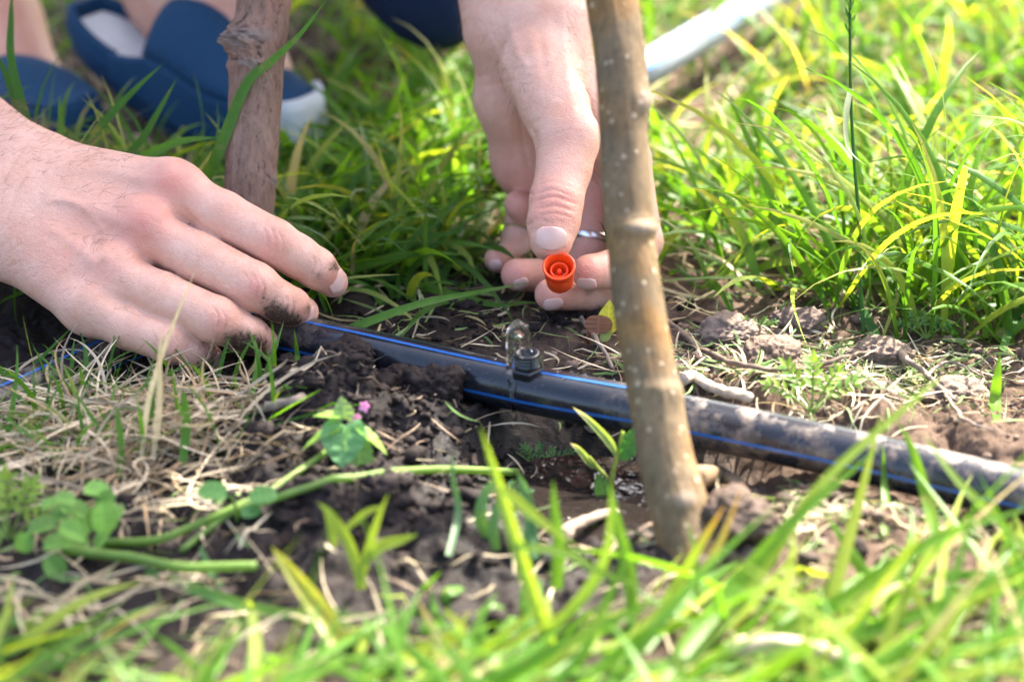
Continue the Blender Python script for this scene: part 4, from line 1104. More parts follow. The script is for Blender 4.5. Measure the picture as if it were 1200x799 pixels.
# grass beyond the pipe
NB = 16500
x, y = rng.uniform(-.75, .95, NB), .0 + .95 * rng.random(NB) ** 1.15
q_, r_, d_ = proj(np.stack([x, y, 0 * x], 1))
edge = np.interp(q_, [-400, 0, 200, 340, 480, 560, 640, 720, 790, 860, 950, 1050, 1200, 1600], [330, 330, 335, 368, 364, 338, 305, 322, 322, 345, 372, 395, 410, 430])
keep = r_ < edge + 10 * noise2(x * 60, y * 60, 30)
clump = noise2(x * 16, y * 16, 31) + .5 * noise2(x * 40, y * 40, 32)
tall = sstep(860, 1010, q_) * sstep(200, 330, r_)
keep &= (clump + rng.uniform(-.9, .9, NB) > -.55 - .8 * tall)
bare = np.exp(-((q_ - 840) / 75) ** 2 - ((r_ - 150) / 34) ** 2) + .8 * np.exp(-((q_ - 815) / 60) ** 2 - ((r_ - 315) / 38) ** 2) + .9 * np.exp(-((q_ - 130) / 150) ** 2 - ((r_ - 170) / 35) ** 2) + .9 * np.exp(-((q_ - 330) / 60) ** 2 - ((r_ - 190) / 40) ** 2)
keep &= rng.random(NB) > bare * 1.05
hz_ = r_ - (88 - (q_ - 740) * .565)
keep &= ~((q_ > 700) & (q_ < 960) & (hz_ > -25) & (hz_ < 80) & (rng.random(NB) < .9))
for sx, sy, lx in ((220, 110, 150), (60, 150, 70)): keep &= ~((np.abs(q_ - sx) < lx) & (np.abs(r_ - sy) < 70) & (rng.random(NB) < .93))
x, y, q_, r_, tall, clump = [a[keep] for a in (x, y, q_, r_, tall, clump)]
n = len(x); root = xy_to_root(x, y)
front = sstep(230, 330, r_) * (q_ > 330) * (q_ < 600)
L = rng.uniform(.035, .085, n) * (1 + .75 * tall) * (1 + .25 * np.clip(clump, -1, 1)) * (1 - .15 * sstep(100, 0, r_))
L *= 1 - .45 * ((q_ < 480) & (r_ < 240)); L = np.where((q_ > 570) & (q_ < 800) & (r_ > 200), np.minimum(L, .038), L)
th = rng.normal(.95, .35, n) + .12 * tall; az = rng.uniform(0, 2 * np.pi, n)
az = np.where(tall > .5, rng.normal(np.pi * 1.02, 1.5, n), az)
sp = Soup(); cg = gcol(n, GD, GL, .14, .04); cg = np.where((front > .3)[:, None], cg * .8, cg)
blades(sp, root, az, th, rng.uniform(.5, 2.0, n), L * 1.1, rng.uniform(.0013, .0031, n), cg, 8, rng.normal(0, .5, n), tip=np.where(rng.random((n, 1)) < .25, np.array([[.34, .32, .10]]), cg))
m_ = 620; q2, r2 = rng.uniform(330, 585, m_), rng.uniform(150, 338, m_); k2 = (q2 < 470) | (r2 < 215); q2, r2 = q2[k2], r2[k2]; m_ = len(q2); rt2 = np.array([gp(a_, b_) for a_, b_ in zip(q2, r2)])
blades(sp, rt2 - [0, 0, .002], rng.normal(.4, 1.4, m_), rng.normal(.6, .3, m_), rng.uniform(.4, 1.3, m_), rng.uniform(.04, .10, m_), rng.uniform(.002, .0042, m_), gcol(m_, GD, GL, .1, .04), 9, rng.normal(0, .5, m_))
tag(sp.build('grass', M['grass']), kind='stuff')
# thatch and fallen straw between the blades, wilder ground farther out
n = 5200; x, y = rng.uniform(-.6, .75, n), rng.uniform(.03, .8, n); q_, r_, d_ = proj(np.stack([x, y, 0 * x], 1))
k = r_ < np.interp(q_, [0, 600, 860, 1200], [330, 340, 400, 430]); x, y = x[k], y[k]; n = len(x)
sp = Soup(); c = np.array([(.40, .33, .20)]) * rng.uniform(.35, 1.25, (n, 1)) * np.array([[1, 1, 1]]) ; gsel = rng.random(n) < .35; c[gsel] = gcol(int(gsel.sum()), GD, GM, 0, 0)
blades(sp, xy_to_root(x, y) + [0, 0, .002], rng.uniform(0, 6.3, n), rng.normal(.12, .12, n), rng.uniform(0, .5, n), rng.uniform(.015, .06, n), rng.uniform(.0005, .0013, n), c, 5, rng.normal(0, .6, n))
tag(sp.build('thatch', M['straw']), kind='stuff')
n = 9000; a, rr = rng.uniform(0, 2 * np.pi, n), .9 + 2.6 * rng.random(n) ** .8; x, y = rr * np.cos(a), rr * np.sin(a)
k = (y > .0) | (np.abs(x) > .9) ; k &= ~((np.abs(x) < .5) & (y < -.5)); x, y = x[k], y[k]; n = len(x)
sp = Soup(); blades(sp, xy_to_root(x, y), rng.uniform(0, 6.3, n), rng.normal(1, .3, n), rng.uniform(.5, 1.8, n), rng.uniform(.06, .14, n), rng.uniform(.002, .0045, n), gcol(n), 5)
tag(sp.build('outlying_grass', M['grass']), kind='stuff')
# short grass of the near edge, out of focus
n = 2300; x, y = rng.uniform(-.36, .42, n), rng.uniform(-.40, -.10, n); q_, r_, d_ = proj(np.stack([x, y, 0 * x], 1))
eF = np.interp(q_, [-100, 0, 90, 220, 330, 420, 520, 640, 760, 860, 960, 1080, 1200, 1400], [585, 695, 800, 790, 745, 715, 712, 712, 706, 700, 672, 650, 630, 600])
k = (r_ > eF + 22 * noise2(x * 45, y * 45, 40)) & (rng.random(n) < .35 + .65 * sstep(0, 50, r_ - eF)); x, y, q_, r_ = [a_[k] for a_ in (x, y, q_, r_)]; n = len(x)
rightw = sstep(500, 950, q_)
sp = Soup(); cg = gcol(n, GM, GL, .28, .06)
blades(sp, xy_to_root(x, y), np.where(rng.random(n) < .55, rng.normal(.5, .6, n), rng.uniform(0, 6.3, n)), rng.normal(.42, .28, n), rng.uniform(-.1, .8, n), (.014 + .085 * rng.random(n) * sstep(10, 110, r_ - np.interp(q_, [0, 300, 1200], [700, 750, 620]))) * (1 + .3 * rightw), rng.uniform(.0013, .0034, n), cg, 8, rng.normal(0, .4, n))
tag(sp.build('short_grass', M['grass']), kind='stuff')
n = 300; x, y = rng.uniform(-.36, .42, n), rng.uniform(-.40, -.22, n)
sp = Soup(); blades(sp, xy_to_root(x, y) + [0, 0, .002], rng.uniform(0, 6.3, n), rng.normal(.12, .15, n), rng.uniform(0, .5, n), rng.uniform(.015, .05, n), rng.uniform(.0005, .0012, n), np.array([(.42, .35, .24)]) * rng.uniform(.5, 1.2, (n, 1)), 5, rng.normal(0, .6, n))
tag(sp.build('straw_litter', M['straw']), kind='stuff')
# matted dry grass on the left
n = 1050; u_ = rng.random(n); px_ = rng.normal(140, 110, n); py_ = rng.normal(512, 48, n)
k = (px_ < 330 - .5 * np.abs(py_ - 480)) & (py_ > 448 + 22 * ((px_ > 130) & (px_ < 330))) & (py_ < 620) & (px_ > -180); px_, py_ = px_[k], py_[k]; n = len(px_)
rt = np.array([G(a_, b_, 0) for a_, b_ in zip(px_, py_)]); rt[:, 2] = H(rt[:, 0], rt[:, 1]) + rng.uniform(0, .009, n)
c = np.array([(.46, .375, .27)]) * rng.uniform(.3, 1.45, (n, 1)) * np.array([1, 1, 1]); c[rng.random(n) < .2] *= np.array([.75, .62, .5])
sp = Soup(); blades(sp, rt, rng.uniform(0, 6.3, n), rng.normal(.14, .2, n), rng.uniform(-.1, .8, n), rng.uniform(.02, .065, n), rng.uniform(.0003, .0010, n), c, 9, rng.normal(0, 1.3, n))
tag(sp.build('dry_grass', M['straw']), kind='stuff')
n = 300; px_, py_ = rng.uniform(-60, 330, n), rng.uniform(445, 560, n); rt = np.array([G(a_, b_, 0) for a_, b_ in zip(px_, py_)]); rt[:, 2] = H(rt[:, 0], rt[:, 1])
k = rng.random(n) < np.where(px_ < 140, .75, .35); rt = rt[k]; n = len(rt)
sp = Soup(); blades(sp, rt, rng.uniform(0, 6.3, n), rng.normal(.9, .35, n), rng.uniform(.2, 1.3, n), rng.uniform(.02, .05, n), rng.uniform(.0007, .0016, n), gcol(n, GD, GM, .05, 0), 8, rng.normal(0, .4, n))
tag(sp.build('young_grass', M['grass']), kind='stuff')
# clippings, root fibres and straw over the bare earth behind the pipe and round the puddle
def litter(name, n, cx, cy, sx, sy, cols, l0, l1, w0, w1, lift=.002, th=.08):
    px_, py_ = cx + rng.normal(size=n) * sx, cy + rng.normal(size=n) * sy
    rt = np.array([G(a_, b_, 0) for a_, b_ in zip(px_, py_)]); dyp = rt[:, 1] - pipe_y(rt[:, 0]); rt = rt[np.abs(dyp) > PR + .002]
    rt[:, 2] = H(rt[:, 0], rt[:, 1]) + rng.uniform(0, lift, len(rt)); n = len(rt)
    c = np.array(cols)[rng.integers(0, len(cols), n)] * rng.uniform(.6, 1.25, (n, 1))
    s = Soup(); blades(s, rt, rng.uniform(0, 6.3, n), rng.normal(th, .15, n), rng.uniform(-.2, .7, n), rng.uniform(l0, l1, n), rng.uniform(w0, w1, n), c, 6, rng.normal(0, .9, n), clear=.0015)
    tag(s.build(name, M['straw']), kind='stuff')
ST, ST2, CL = (.50, .42, .30), (.62, .55, .42), (.14, .22, .07)
litter('straw_litter', 800, 960, 455, 140, 36, [ST, ST2, (.25, .18, .12), CL], .008, .035, .0003, .0009)
litter('clippings', 260, 980, 440, 110, 22, [CL, (.10, .19, .05), (.2, .28, .1)], .008, .022, .0005, .0012)
litter('root_fibres', 110, 640, 520, 90, 45, [(.32, .24, .17), (.2, .14, .1), (.12, .2, .06), ST], .006, .028, .0002, .0008)
litter('root_fibres', 80, 420, 520, 80, 60, [(.30, .22, .16), (.16, .11, .08), ST], .006, .026, .00015, .0005, .004, .3)
litter('straw_litter', 80, 740, 625, 90, 35, [ST, (.15, .21, .07), (.3, .24, .16)], .006, .024, .0003, .001)
litter('straw_litter', 90, 560, 374, 110, 16, [ST, (.45, .36, .18), (.18, .25, .08)], .006, .03, .0003, .0009)
litter('straw_litter', 300, 990, 600, 110, 25, [ST, (.3, .24, .16), CL], .008, .028, .0003, .0010)
litter('straw_litter', 130, 120, 690, 130, 50, [ST, (.3, .22, .15), CL], .01, .04, .0004, .0012)
# ---- blades one can point at
def single(name, mats, spec, label, cat, wpx, col, **kw):
    s = Soup(); hb(s, spec, wpx, col, **kw); tag(s.build(name, M[mats]), label, cat)
def on(px, py, up): g = gp(px, py, up); return (px, py, dist_of(g))
tuft = empty('grass_plant', gp(240, 330), 'grass plant between hand and knotty sapling, its longest blade crossing the trunk', 'grass plant', 'grass plants')
def part_blade(par, spec, wpx, col, **kw):
    s = Soup(); hb(s, spec, wpx, col, **kw); return s.build('blade', M['grass'], par)
part_blade(tuft, [(232, 240, 1.215), (243, 207, 1.21), (258, 174, 1.205), (288, 100, 1.2), (318, 72, 1.2), (352, 40, 1.2), (384, -2, 1.2)], 15, GM, base=.7)
part_blade(tuft, [(150, 195, 1.235), (180, 178, 1.23), (215, 165, 1.225), (258, 161, 1.22)], 13, GM)
part_blade(tuft, [(92, 178, 1.25), (120, 145, 1.25), (155, 108, 1.25), (192, 74, 1.25)], 11, GD)
part_blade(tuft, [(142, 186, 1.26), (165, 165, 1.26), (186, 130, 1.26), (208, 91, 1.26)], 10, GD)
tuft = empty('grass_plant', gp(30, 330), 'dark green grass plant in the upper left corner, three blades above the wrist', 'grass plant', 'grass plants')
part_blade(tuft, [(36, 150, 1.25), (27, 128, 1.25), (13, 70, 1.25), (13, 20, 1.25), (14, -12, 1.25)], 12, GD, base=.8)
part_blade(tuft, [(32, 160, 1.26), (20, 125, 1.26), (6, 85, 1.26), (-12, 50, 1.26)], 11, GD)
part_blade(tuft, [(74, 172, 1.26), (73, 150, 1.26), (70, 130, 1.26), (70, 112, 1.26)], 6, GM)
single('grass_sprout', 'grass', [on(330, 422, .004), (370, 403, 1.165), (424, 380, 1.165), (492, 356, 1.175), (560, 342, 1.19), (622, 331, 1.21)], 'long green blade lying diagonally across the pipe, pointing under the fingers', 'grass', 12, GM, base=.8)
single('grass_sprout', 'grass', [(465, 427, 1.15), (500, 424, 1.148), (545, 421, 1.148), (599, 424, 1.15)], 'short green blade lying along the pipe and pointing at the threaded outlet', 'grass', 9, GM, base=.5)
single('grass_sprout', 'grass', [on(420, 440, .003), (432, 421, 1.155), (452, 402, 1.16), (478, 384, 1.17), (498, 368, 1.18)], 'frayed pale green seed stalk leaning over the pipe beside the moist mound', 'grass', 6, (.2, .28, .12), base=.6)
single('grass_sprout', 'grass', [on(349, 452, .001), (349, 425, 1.14), (345, 386, 1.14)], 'small upright green blade standing in front of the muddy fingertips', 'grass', 9, GM)
single('grass_sprout', 'grass', [on(526, 650, .001), (537, 600, .994), (531, 560, .994), (530, 528, .994)], 'thin bluish green blade upright on dark soil, left of the tall yellow stalk', 'grass', 9, (.10, .20, .10), base=.8)
single('grass_sprout', 'grass', [on(1168, 492, .001), (1166, 470, 1.1), (1169, 440, 1.1), (1172, 413, 1.1)], 'short bright leaf blade standing upright behind the right end of the pipe', 'grass', 15, GL, base=.6)
tuft = empty('grass_plant', gp(590, 640), 'bluish green grass plant with broad curved blades at the edge of the wet mud', 'grass plant', 'grass plants')
for sp_, w_ in (([on(572, 628, .001), (563, 605, .992), (570, 575, .992), (588, 556, .992)], 16), ([on(582, 645, .001), (578, 620, .992), (584, 590, .992), (596, 575, .992)], 13), ([on(618, 650, .001), (622, 610, .992), (615, 575, .992), (606, 552, .992)], 16), ([on(628, 655, .001), (625, 620, .992), (620, 590, .992), (604, 560, .992)], 10)):
    part_blade(tuft, sp_, w_, (.085, .19, .085), base=.8)
tuft = empty('grass_plant', gp(640, 742), 'tall blurred yellow green stalk with a side blade, in front of the mud', 'grass plant', 'grass plants')
part_blade(tuft, [(648, 765, .925), (622, 690, .925), (600, 620, .925), (580, 555, .925), (563, 500, .925)], 19, (.22, .33, .05), base=.85, fold=.5)
part_blade(tuft, [(588, 572, .925), (612, 592, .925), (640, 615, .925), (676, 640, .925)], 13, (.24, .34, .05), base=.8)
part_blade(tuft, [(640, 745, .925), (690, 690, .925), (712, 640, .925), (716, 568, .925)], 15, (.2, .32, .05), base=.8)
part_blade(tuft, [(600, 640, .925), (660, 646, .925), (700, 668, .925), (760, 690, .925)], 10, (.16, .27, .05), base=.8)
tuft = empty('grass_plant', gp(700, 720), 'blurred upright green grass plant in front of the wet mud, left of the sapling foot', 'grass plant', 'grass plants')
part_blade(tuft, [(652, 690, .945), (655, 640, .945), (650, 600, .945), (648, 562, .945)], 16, GL, base=.85)
part_blade(tuft, [(742, 720, .945), (735, 660, .945), (722, 610, .945), (714, 564, .945)], 18, GL, base=.85)
part_blade(tuft, [(760, 740, .945), (790, 690, .945), (820, 640, .945), (850, 590, .945)], 15, (.2, .3, .05), tipcol=(.45, .24, .06))
tuft = empty('grass_plant', gp(800, 780), 'blurred spray of long yellow green blades leaning right across the pipe', 'grass plant', 'grass plants')
for sp_, w_, c_ in (([(770, 800, .93), (850, 700, .93), (930, 610, .935), (1035, 520, .945)], 22, GL), ([(800, 790, .93), (880, 690, .935), (960, 570, .94), (1075, 465, .95), (1105, 440, .955)], 14, (.2, .3, .06)),
                    ([(1100, 640, 1.0), (1085, 580, 1.0), (1070, 530, 1.0), (1052, 492, 1.0)], 15, GL), ([(880, 760, .92), (990, 700, .925), (1100, 630, .93), (1215, 592, .94)], 19, GL), ([(1240, 680, .95), (1170, 610, .955), (1120, 560, .96), (1080, 505, .97)], 12, (.2, .3, .08)),
                    ([(900, 790, .915), (1000, 745, .92), (1120, 700, .925), (1220, 640, .93)], 18, GL), ([(690, 800, .92), (760, 730, .92), (830, 660, .925), (872, 566, .935)], 15, (.22, .3, .05)), ([(1036, 625, 1.03), (1038, 590, 1.03), (1036, 560, 1.03), (1035, 520, 1.03)], 11, GL)):
    part_blade(tuft, sp_, w_, c_, base=.75, tipcol=(.45, .25, .07) if w_ == 15 and c_[0] == .22 else None)
tuft = empty('grass_plant', gp(450, 690), 'blurred grass plant with bent yellow green blades on the dark mound', 'grass plant', 'grass plants')
for sp_, w_ in (([(425, 690, .962), (410, 640, .962), (390, 605, .962), (372, 588, .962)], 14), ([(420, 690, .962), (430, 650, .962), (442, 610, .962), (455, 578, .962)], 12), ([(425, 660, .962), (445, 640, .962), (470, 632, .962), (490, 626, .962)], 15), ([(392, 640, .962), (388, 620, .962), (380, 600, .962)], 11), ([(405, 620, .962), (430, 600, .962), (450, 592, .962)], 9)):
    part_blade(tuft, sp_, w_, (.22, .31, .04), base=.7)
tuft = empty('grass_plant', gp(360, 770), 'thick blurred yellow shoot with pale blades at the bottom left, nearest the viewer', 'grass plant', 'grass plants')
part_blade(tuft, [(400, 760, .93), (375, 715, .935), (345, 675, .94), (318, 640, .945)], 26, (.27, .29, .06), base=.9, fold=.5)
part_blade(tuft, [(300, 800, .94), (300, 760, .94), (296, 720, .945), (290, 700, .945)], 17, (.24, .3, .08), base=.9)
part_blade(tuft, [(170, 668, 1.0), (230, 690, .99), (310, 715, .98), (400, 722, .96), (500, 715, .95)], 15, (.10, .22, .06), base=.8)
part_blade(tuft, [(430, 800, .92), (480, 770, .92), (540, 740, .92), (520, 712, .925)], 22, (.3, .36, .04), base=.6)
part_blade(tuft, [(235, 640, 1.04), (245, 665, 1.03), (262, 690, 1.02), (272, 700, 1.02)], 9, (.09, .2, .07))
# the big clump of grass at the right, a few long blades arching out of it
tuft = empty('grass_plant', gp(1120, 392), 'tall green grass plant at the right, long blades arching out towards the pipe', 'grass plant', 'grass plants')
for sp_, w_, c_ in (([(1115, 392, 1.26), (1060, 345, 1.25), (1020, 330, 1.24), (965, 345, 1.235), (940, 362, 1.235)], 10, GM), ([(1120, 392, 1.26), (1080, 332, 1.24), (1040, 326, 1.23), (1000, 336, 1.225)], 11, GL), ([(1090, 345, 1.22), (1105, 375, 1.2), (1125, 400, 1.19), (1140, 412, 1.185)], 10, GM),
                    ([(1000, 345, 1.22), (1010, 365, 1.21), (1028, 395, 1.2), (1034, 410, 1.2)], 15, (.05, .14, .05)), ([(1170, 395, 1.26), (1185, 340, 1.25), (1200, 300, 1.24), (1225, 270, 1.24)], 13, GL), ([(1155, 395, 1.27), (1150, 320, 1.27), (1140, 260, 1.27), (1130, 222, 1.27)], 10, GL),
                    ([(1050, 370, 1.28), (1010, 310, 1.3), (960, 265, 1.31), (880, 250, 1.32)], 9, GY), ([(1060, 370, 1.29), (1040, 290, 1.3), (1020, 220, 1.31), (1005, 180, 1.32)], 9, GL), ([(1175, 410, 1.22), (1190, 370, 1.21), (1215, 350, 1.2), (1250, 345, 1.2)], 12, (.07, .17, .05)), ([(870, 340, 1.28), (840, 300, 1.29), (800, 285, 1.3), (760, 290, 1.3)], 8, GL)):
    part_blade(tuft, sp_, w_, c_, base=.75)
tuft = empty('grass_plant', gp(400, 300), 'dark shaded grass plant right of the knotty sapling, broad blades leaning over each other', 'grass plant', 'grass plants')
for sp_, w_, c_ in (([(400, 285, 1.33), (410, 240, 1.33), (425, 190, 1.33), (432, 155, 1.33)], 14, (.10, .19, .08)), ([(390, 320, 1.3), (430, 290, 1.29), (480, 270, 1.28), (540, 262, 1.27)], 12, GD), ([(380, 320, 1.3), (440, 325, 1.28), (500, 328, 1.26), (545, 332, 1.25)], 10, GD), ([(560, 290, 1.3), (530, 280, 1.3), (490, 282, 1.29), (450, 290, 1.28)], 9, GM), ([(345, 250, 1.34), (370, 200, 1.36), (390, 160, 1.38), (410, 130, 1.39)], 10, GM), ([(530, 250, 1.34), (520, 210, 1.36), (480, 180, 1.38), (430, 190, 1.38)], 11, GL), ([(470, 330, 1.28), (495, 300, 1.28), (530, 235, 1.29), (560, 200, 1.3)], 8, GM)):
    part_blade(tuft, sp_, w_, c_, base=.75)
# dry upright stalks in front of the hand
tuft = empty('dry_stalk', gp(180, 540), 'pale dry grass stalk standing upright in front of the little finger', 'dry stalk')
part_blade(tuft, [(165, 545, 1.054), (172, 480, 1.054), (185, 430, 1.054), (205, 375, 1.054), (229, 316, 1.054)], 7, (.62, .54, .42), base=.8)
part_blade(tuft, [(178, 545, 1.054), (186, 480, 1.054), (187, 420, 1.054), (190, 385, 1.054)], 8, (.55, .47, .36), base=.8)
part_blade(tuft, [(236, 500, 1.09), (238, 460, 1.09), (237, 440, 1.09), (239, 415, 1.09)], 5, (.50, .38, .22), base=.8)
single('grass_sprout', 'grass', [on(214, 545, .001), (218, 500, 1.055), (216, 470, 1.055), (214, 455, 1.055)], 'broad green blade in the dry grass under the ring finger', 'grass', 12, GM, base=.8)
single('grass_sprout', 'grass', [on(140, 560, .001), (142, 520, 1.045), (138, 490, 1.045), (136, 475, 1.045)], 'narrow green blade in the dry grass under the wrist', 'grass', 9, GM, base=.8)
# ---- stalk with a green ear
st = empty('grass_stalk', gp(1012, 398), 'single tall grass stalk with a green ear, rising out of the grass on the right', 'grass stalk')
d0 = dist_of(gp(1012, 398))
sp = Soup(); stem(sp, [gp(1012, 398), P(1008, 300, d0), P(1006, 255, d0), P(1001, 190, d0), P(997, 120, d0), P(996, 40, d0), P(997, -60, d0)], .0011, .0007, GD, 50, 8); sp.build('stem', M['leaf'], st)
sp = Soup()
for j in range(60):
    tz = j / 60; b = P(996 + .5 * math.sin(j), 48 - 140 * tz, d0); a_ = j * 2.4
    leaf(sp, b, UP * 1.0 + RT * math.cos(a_) * .5 + FW * math.sin(a_) * .5, RT * math.sin(a_) - FW * math.cos(a_), .0058, .0017, np.array(GM) * rng.uniform(.7, 1.3), 'lance', -.1, .5, 6)
sp.build('ear', M['leaf'], st)
sp = Soup(); hb(sp, [P(997, 104, d0 - .002), P(992, 130, d0 - .006), P(992, 165, d0 - .008), P(1000, 182, d0 - .008), P(1018, 196, d0 - .01)], 8, (.28, .32, .22), base=.8, twist=1.2); sp.build('leaf', M['leaf'], st)
# ---- dead nettle and its green fallen stems
nt_ = empty('deadnettle', gp(130, 632), 'small deadnettle leaning over the dark mound, heart shaped green leaves and pink flower', 'weed')
sp = Soup(); stem(sp, [gp(118, 636, .003), gp(180, 626, .004), V(230, 621, 1.06), V(300, 598, 1.05), V(350, 560, 1.045), V(392, 522, 1.045), V(404, 503, 1.045)], .0019, .0012, (.17, .27, .06)); sp.build('stem', M['leaf'], nt_)
hd = V(405, 498, 1.045) - FW * .006
def part_leaf(par, base, d, nrm, L, W, col, shape, **kw):
    s = Soup(); leaf(s, base, d, nrm, L, W, col, shape, **kw); return s.build('leaf', M['leaf'], par)
vw = -FW
part_leaf(nt_, hd, RT * -.05 - UP - FW * .4, vw * .8 + UP * .5, .0200, .0200, (.12, .27, .11), 'heart', curl=.1, fold=.15, n=22, teeth=.03)
part_leaf(nt_, hd + RT * .003, RT * .30 - UP * 1.1 - FW * .2, vw + RT * .3, .033, .012, (.15, .28, .07), 'ovate', curl=.15, n=22, teeth=.06)
part_leaf(nt_, hd, -RT + UP * .0 - UP * .32, vw * .5 + UP, .0215, .0085, (.20, .33, .06), 'ovate', curl=.25, n=18, teeth=.05)
part_leaf(nt_, hd + RT * .004, RT * .9 - UP * .55, UP + vw * .4, .019, .0085, (.20, .33, .06), 'ovate', curl=.2, n=18, teeth=.05)
part_leaf(nt_, hd + UP * .004, -RT * .9 + UP * .12, UP + vw * .5, .014, .0070, (.18, .31, .06), 'ovate', curl=.15, n=16, teeth=.05)
part_leaf(nt_, hd + UP * .003, UP * .9 - RT * .15, vw, .010, .009, (.16, .26, .11), 'heart', curl=.1, n=14, teeth=.04)
part_leaf(nt_, hd - UP * .001, RT * .35 - UP * .7 + FW * .3, vw, .014, .009, (.26, .34, .05), 'ovate', curl=.15, n=16, teeth=.05)
sp = Soup()
for q0_, s0_ in ((V(427, 477, 1.042), .62), (V(418, 490, 1.043), .5)):
    for a_ in range(5):
        leaf(sp, q0_, RT * math.cos(a_ * 1.25) + UP * (math.sin(a_ * 1.25) + .3) - FW * .5, -FW, .0047 * s0_, .0042 * s0_, (.74, .36, .57), 'heart', .2, .3, 8)
sp.build('flower', M['petal'], nt_)
sp = Soup()
for a_ in range(4): leaf(sp, P(385, 463, 1.10), RT * math.cos(a_ * 1.6) + UP * math.sin(a_ * 1.6), -FW, .004, .003, (.55, .12, .42), 'round', .2, .3, 7)
tag(sp.build('petal', M['petal'], None), 'small magenta petal lying by the brown stick above the mound', 'petal')
sp = Soup(); leaf(sp, gp(594, 523, .003), RT + UP * .1, -FW + UP, .005, .003, (.6, .1, .42), 'round', .2, .3, 7)
tag(sp.build('petal', M['petal'], None), 'tiny magenta petal on the wet soil below the pipe', 'petal')
def green_stem(pts, r0, r1, label):
    sp = Soup(); stem(sp, pts, r0, r1, (.17, .27, .07)); tag(sp.build('fallen_stem', M['leaf']), label, 'stem', 'fallen green stems')
green_stem([V(212, 645, 1.055), V(270, 612, 1.05), V(330, 575, 1.05), V(420, 556, 1.06), V(520, 551, 1.075), V(606, 553, 1.09)], .0014, .0019, 'long smooth green stem stretched over the mound to the tall yellow stalk')
green_stem([gp(75, 642, .004), gp(150, 656, .004), gp(220, 662, .005), gp(300, 663, .005)], .0023, .0019, 'thick pale green stem with a cut end, flat on the soil at lower left')
# ---- round-leaved weed at the left
rw = empty('round_leaved_weed', gp(90, 640), 'low weed with many round bright green leaves beside the thick cut stem', 'weed')
g_ = gp(92, 640)
for j, (a_, b_, r_) in enumerate(((112, 575, 15), (90, 600, 17), (120, 598, 18), (70, 605, 15), (50, 618, 17), (82, 622, 17), (103, 615, 16), (128, 585, 15), (65, 638, 16), (40, 655, 17), (60, 660, 15), (118, 637, 12), (95, 640, 13), (75, 585, 12), (132, 603, 14), (30, 630, 12), (55, 592, 10))):
    p = P(a_, b_, dist_of(g_) - .012 + .012 * math.sin(j * 2.3)); r = r_ / F * 1.03
    sp = Soup(); dd = RT * math.cos(j * 2.4) + UP * math.sin(j * 2.4) * .6
    leaf(sp, p - dd * r * .9, dd, -FW * .6 + UP * .8 + RT * .3 * math.sin(j), r * 2, r * 1.8, np.array((.15, .30, .07)) * rng.uniform(.7, 1.2), 'round', .15, .42, 14)
    lo = sp.build('leaf', M['leaf'], rw)
sp = Soup()
for a_, b_ in ((100, 590), (60, 615), (45, 650), (120, 620)): stem(sp, [g_, g_ * .4 + P(a_, b_, 1.03) * .6 + UP * .004, P(a_, b_, 1.03)], .0008, .0005, (.14, .22, .06), 14, 6)
sp.build('stem', M['leaf'], rw)
# ---- other little weeds
def pinnate(px, py, hpx, label, spread=1.0, cols=((.16, .29, .06),), seed=0, cat='weed', name='leafy_weed'):
    g = gp(px, py); d = dist_of(g); root = empty(name, g, label, cat); r2 = np.random.default_rng(seed)
    st_ = Soup(); k = 0
    for j in range(5):
        a_ = -.9 + 1.8 * j / 4; L_ = hpx / F * d * r2.uniform(.7, 1.05)
        tip = g + (UP * math.cos(a_) + RT * math.sin(a_) * spread + FW * r2.uniform(-.4, .3)) * L_
        mid = (g + tip) / 2 + UP * L_ * .12
        stem(st_, [g, mid, tip], .0006, .0003, (.16, .24, .06), 16, 6)
        c = catmull([g, mid, tip], 12); lf = Soup()
        for i in (5, 7, 9, 11):
            for sd in (-1, 1):
                dd = (c[i] - c[i - 1]); dd /= np.linalg.norm(dd); pr = np.cross(dd, FW); pr /= np.linalg.norm(pr)
                leaf(lf, c[i], dd * .7 + pr * sd * .8, -FW + UP * .7, L_ * .26, L_ * .11, np.array(cols[k % len(cols)]) * r2.uniform(.8, 1.25), 'ovate', .15, .2, 8); k += 1
        leaf(lf, c[-1], dd, -FW + UP * .7, L_ * .3, L_ * .13, cols[0], 'ovate', .15, .2, 8)
        lf.build('leaf', M['leaf'], root)
    st_.build('stem', M['leaf'], root)
pinnate(952, 485, 62, 'small bright green leafy weed just behind the pipe, right of the sapling', 1.1, ((.20, .31, .06), (.15, .27, .07)), 1)
pinnate(632, 552, 34, 'tiny feathery green weed in the wet mud below the pipe', 1.3, ((.08, .20, .07),), 2)
pinnate(885, 392, 24, 'tiny green weed behind the pale dry clod, at the edge of the grass', 1.2, ((.14, .25, .07),), 3)
pinnate(1085, 398, 30, 'small green weed at the foot of the tall grass at the right', 1.2, ((.10, .22, .06),), 4)
pinnate(600, 590, 26, 'small blue green weed at the left edge of the puddle', 1.2, ((.07, .18, .08),), 5)
pinnate(12, 640, 85, 'branching yellow green weed at the left edge, beside the round leaves', .8, ((.17, .27, .05),), 6)
sd = empty('seedling', gp(275, 612), 'seedling with two round green leaves on the dark soil, above the long stem', 'weed')
g_ = gp(278, 610)
for dx_, dy_, r_ in ((-12, -30, 19), (14, -26, 18), (4, -8, 13)):
    p = P(278 + dx_, 610 + dy_, dist_of(g_) - .006); sp = Soup(); leaf(sp, p, RT * np.sign(dx_) + UP * .25, -FW + UP, r_ / F * 1.08 * 1.7, r_ / F * 1.08 * 1.5, (.10, .24, .07), 'round', .15, .2, 14); sp.build('leaf', M['leaf'], sd)
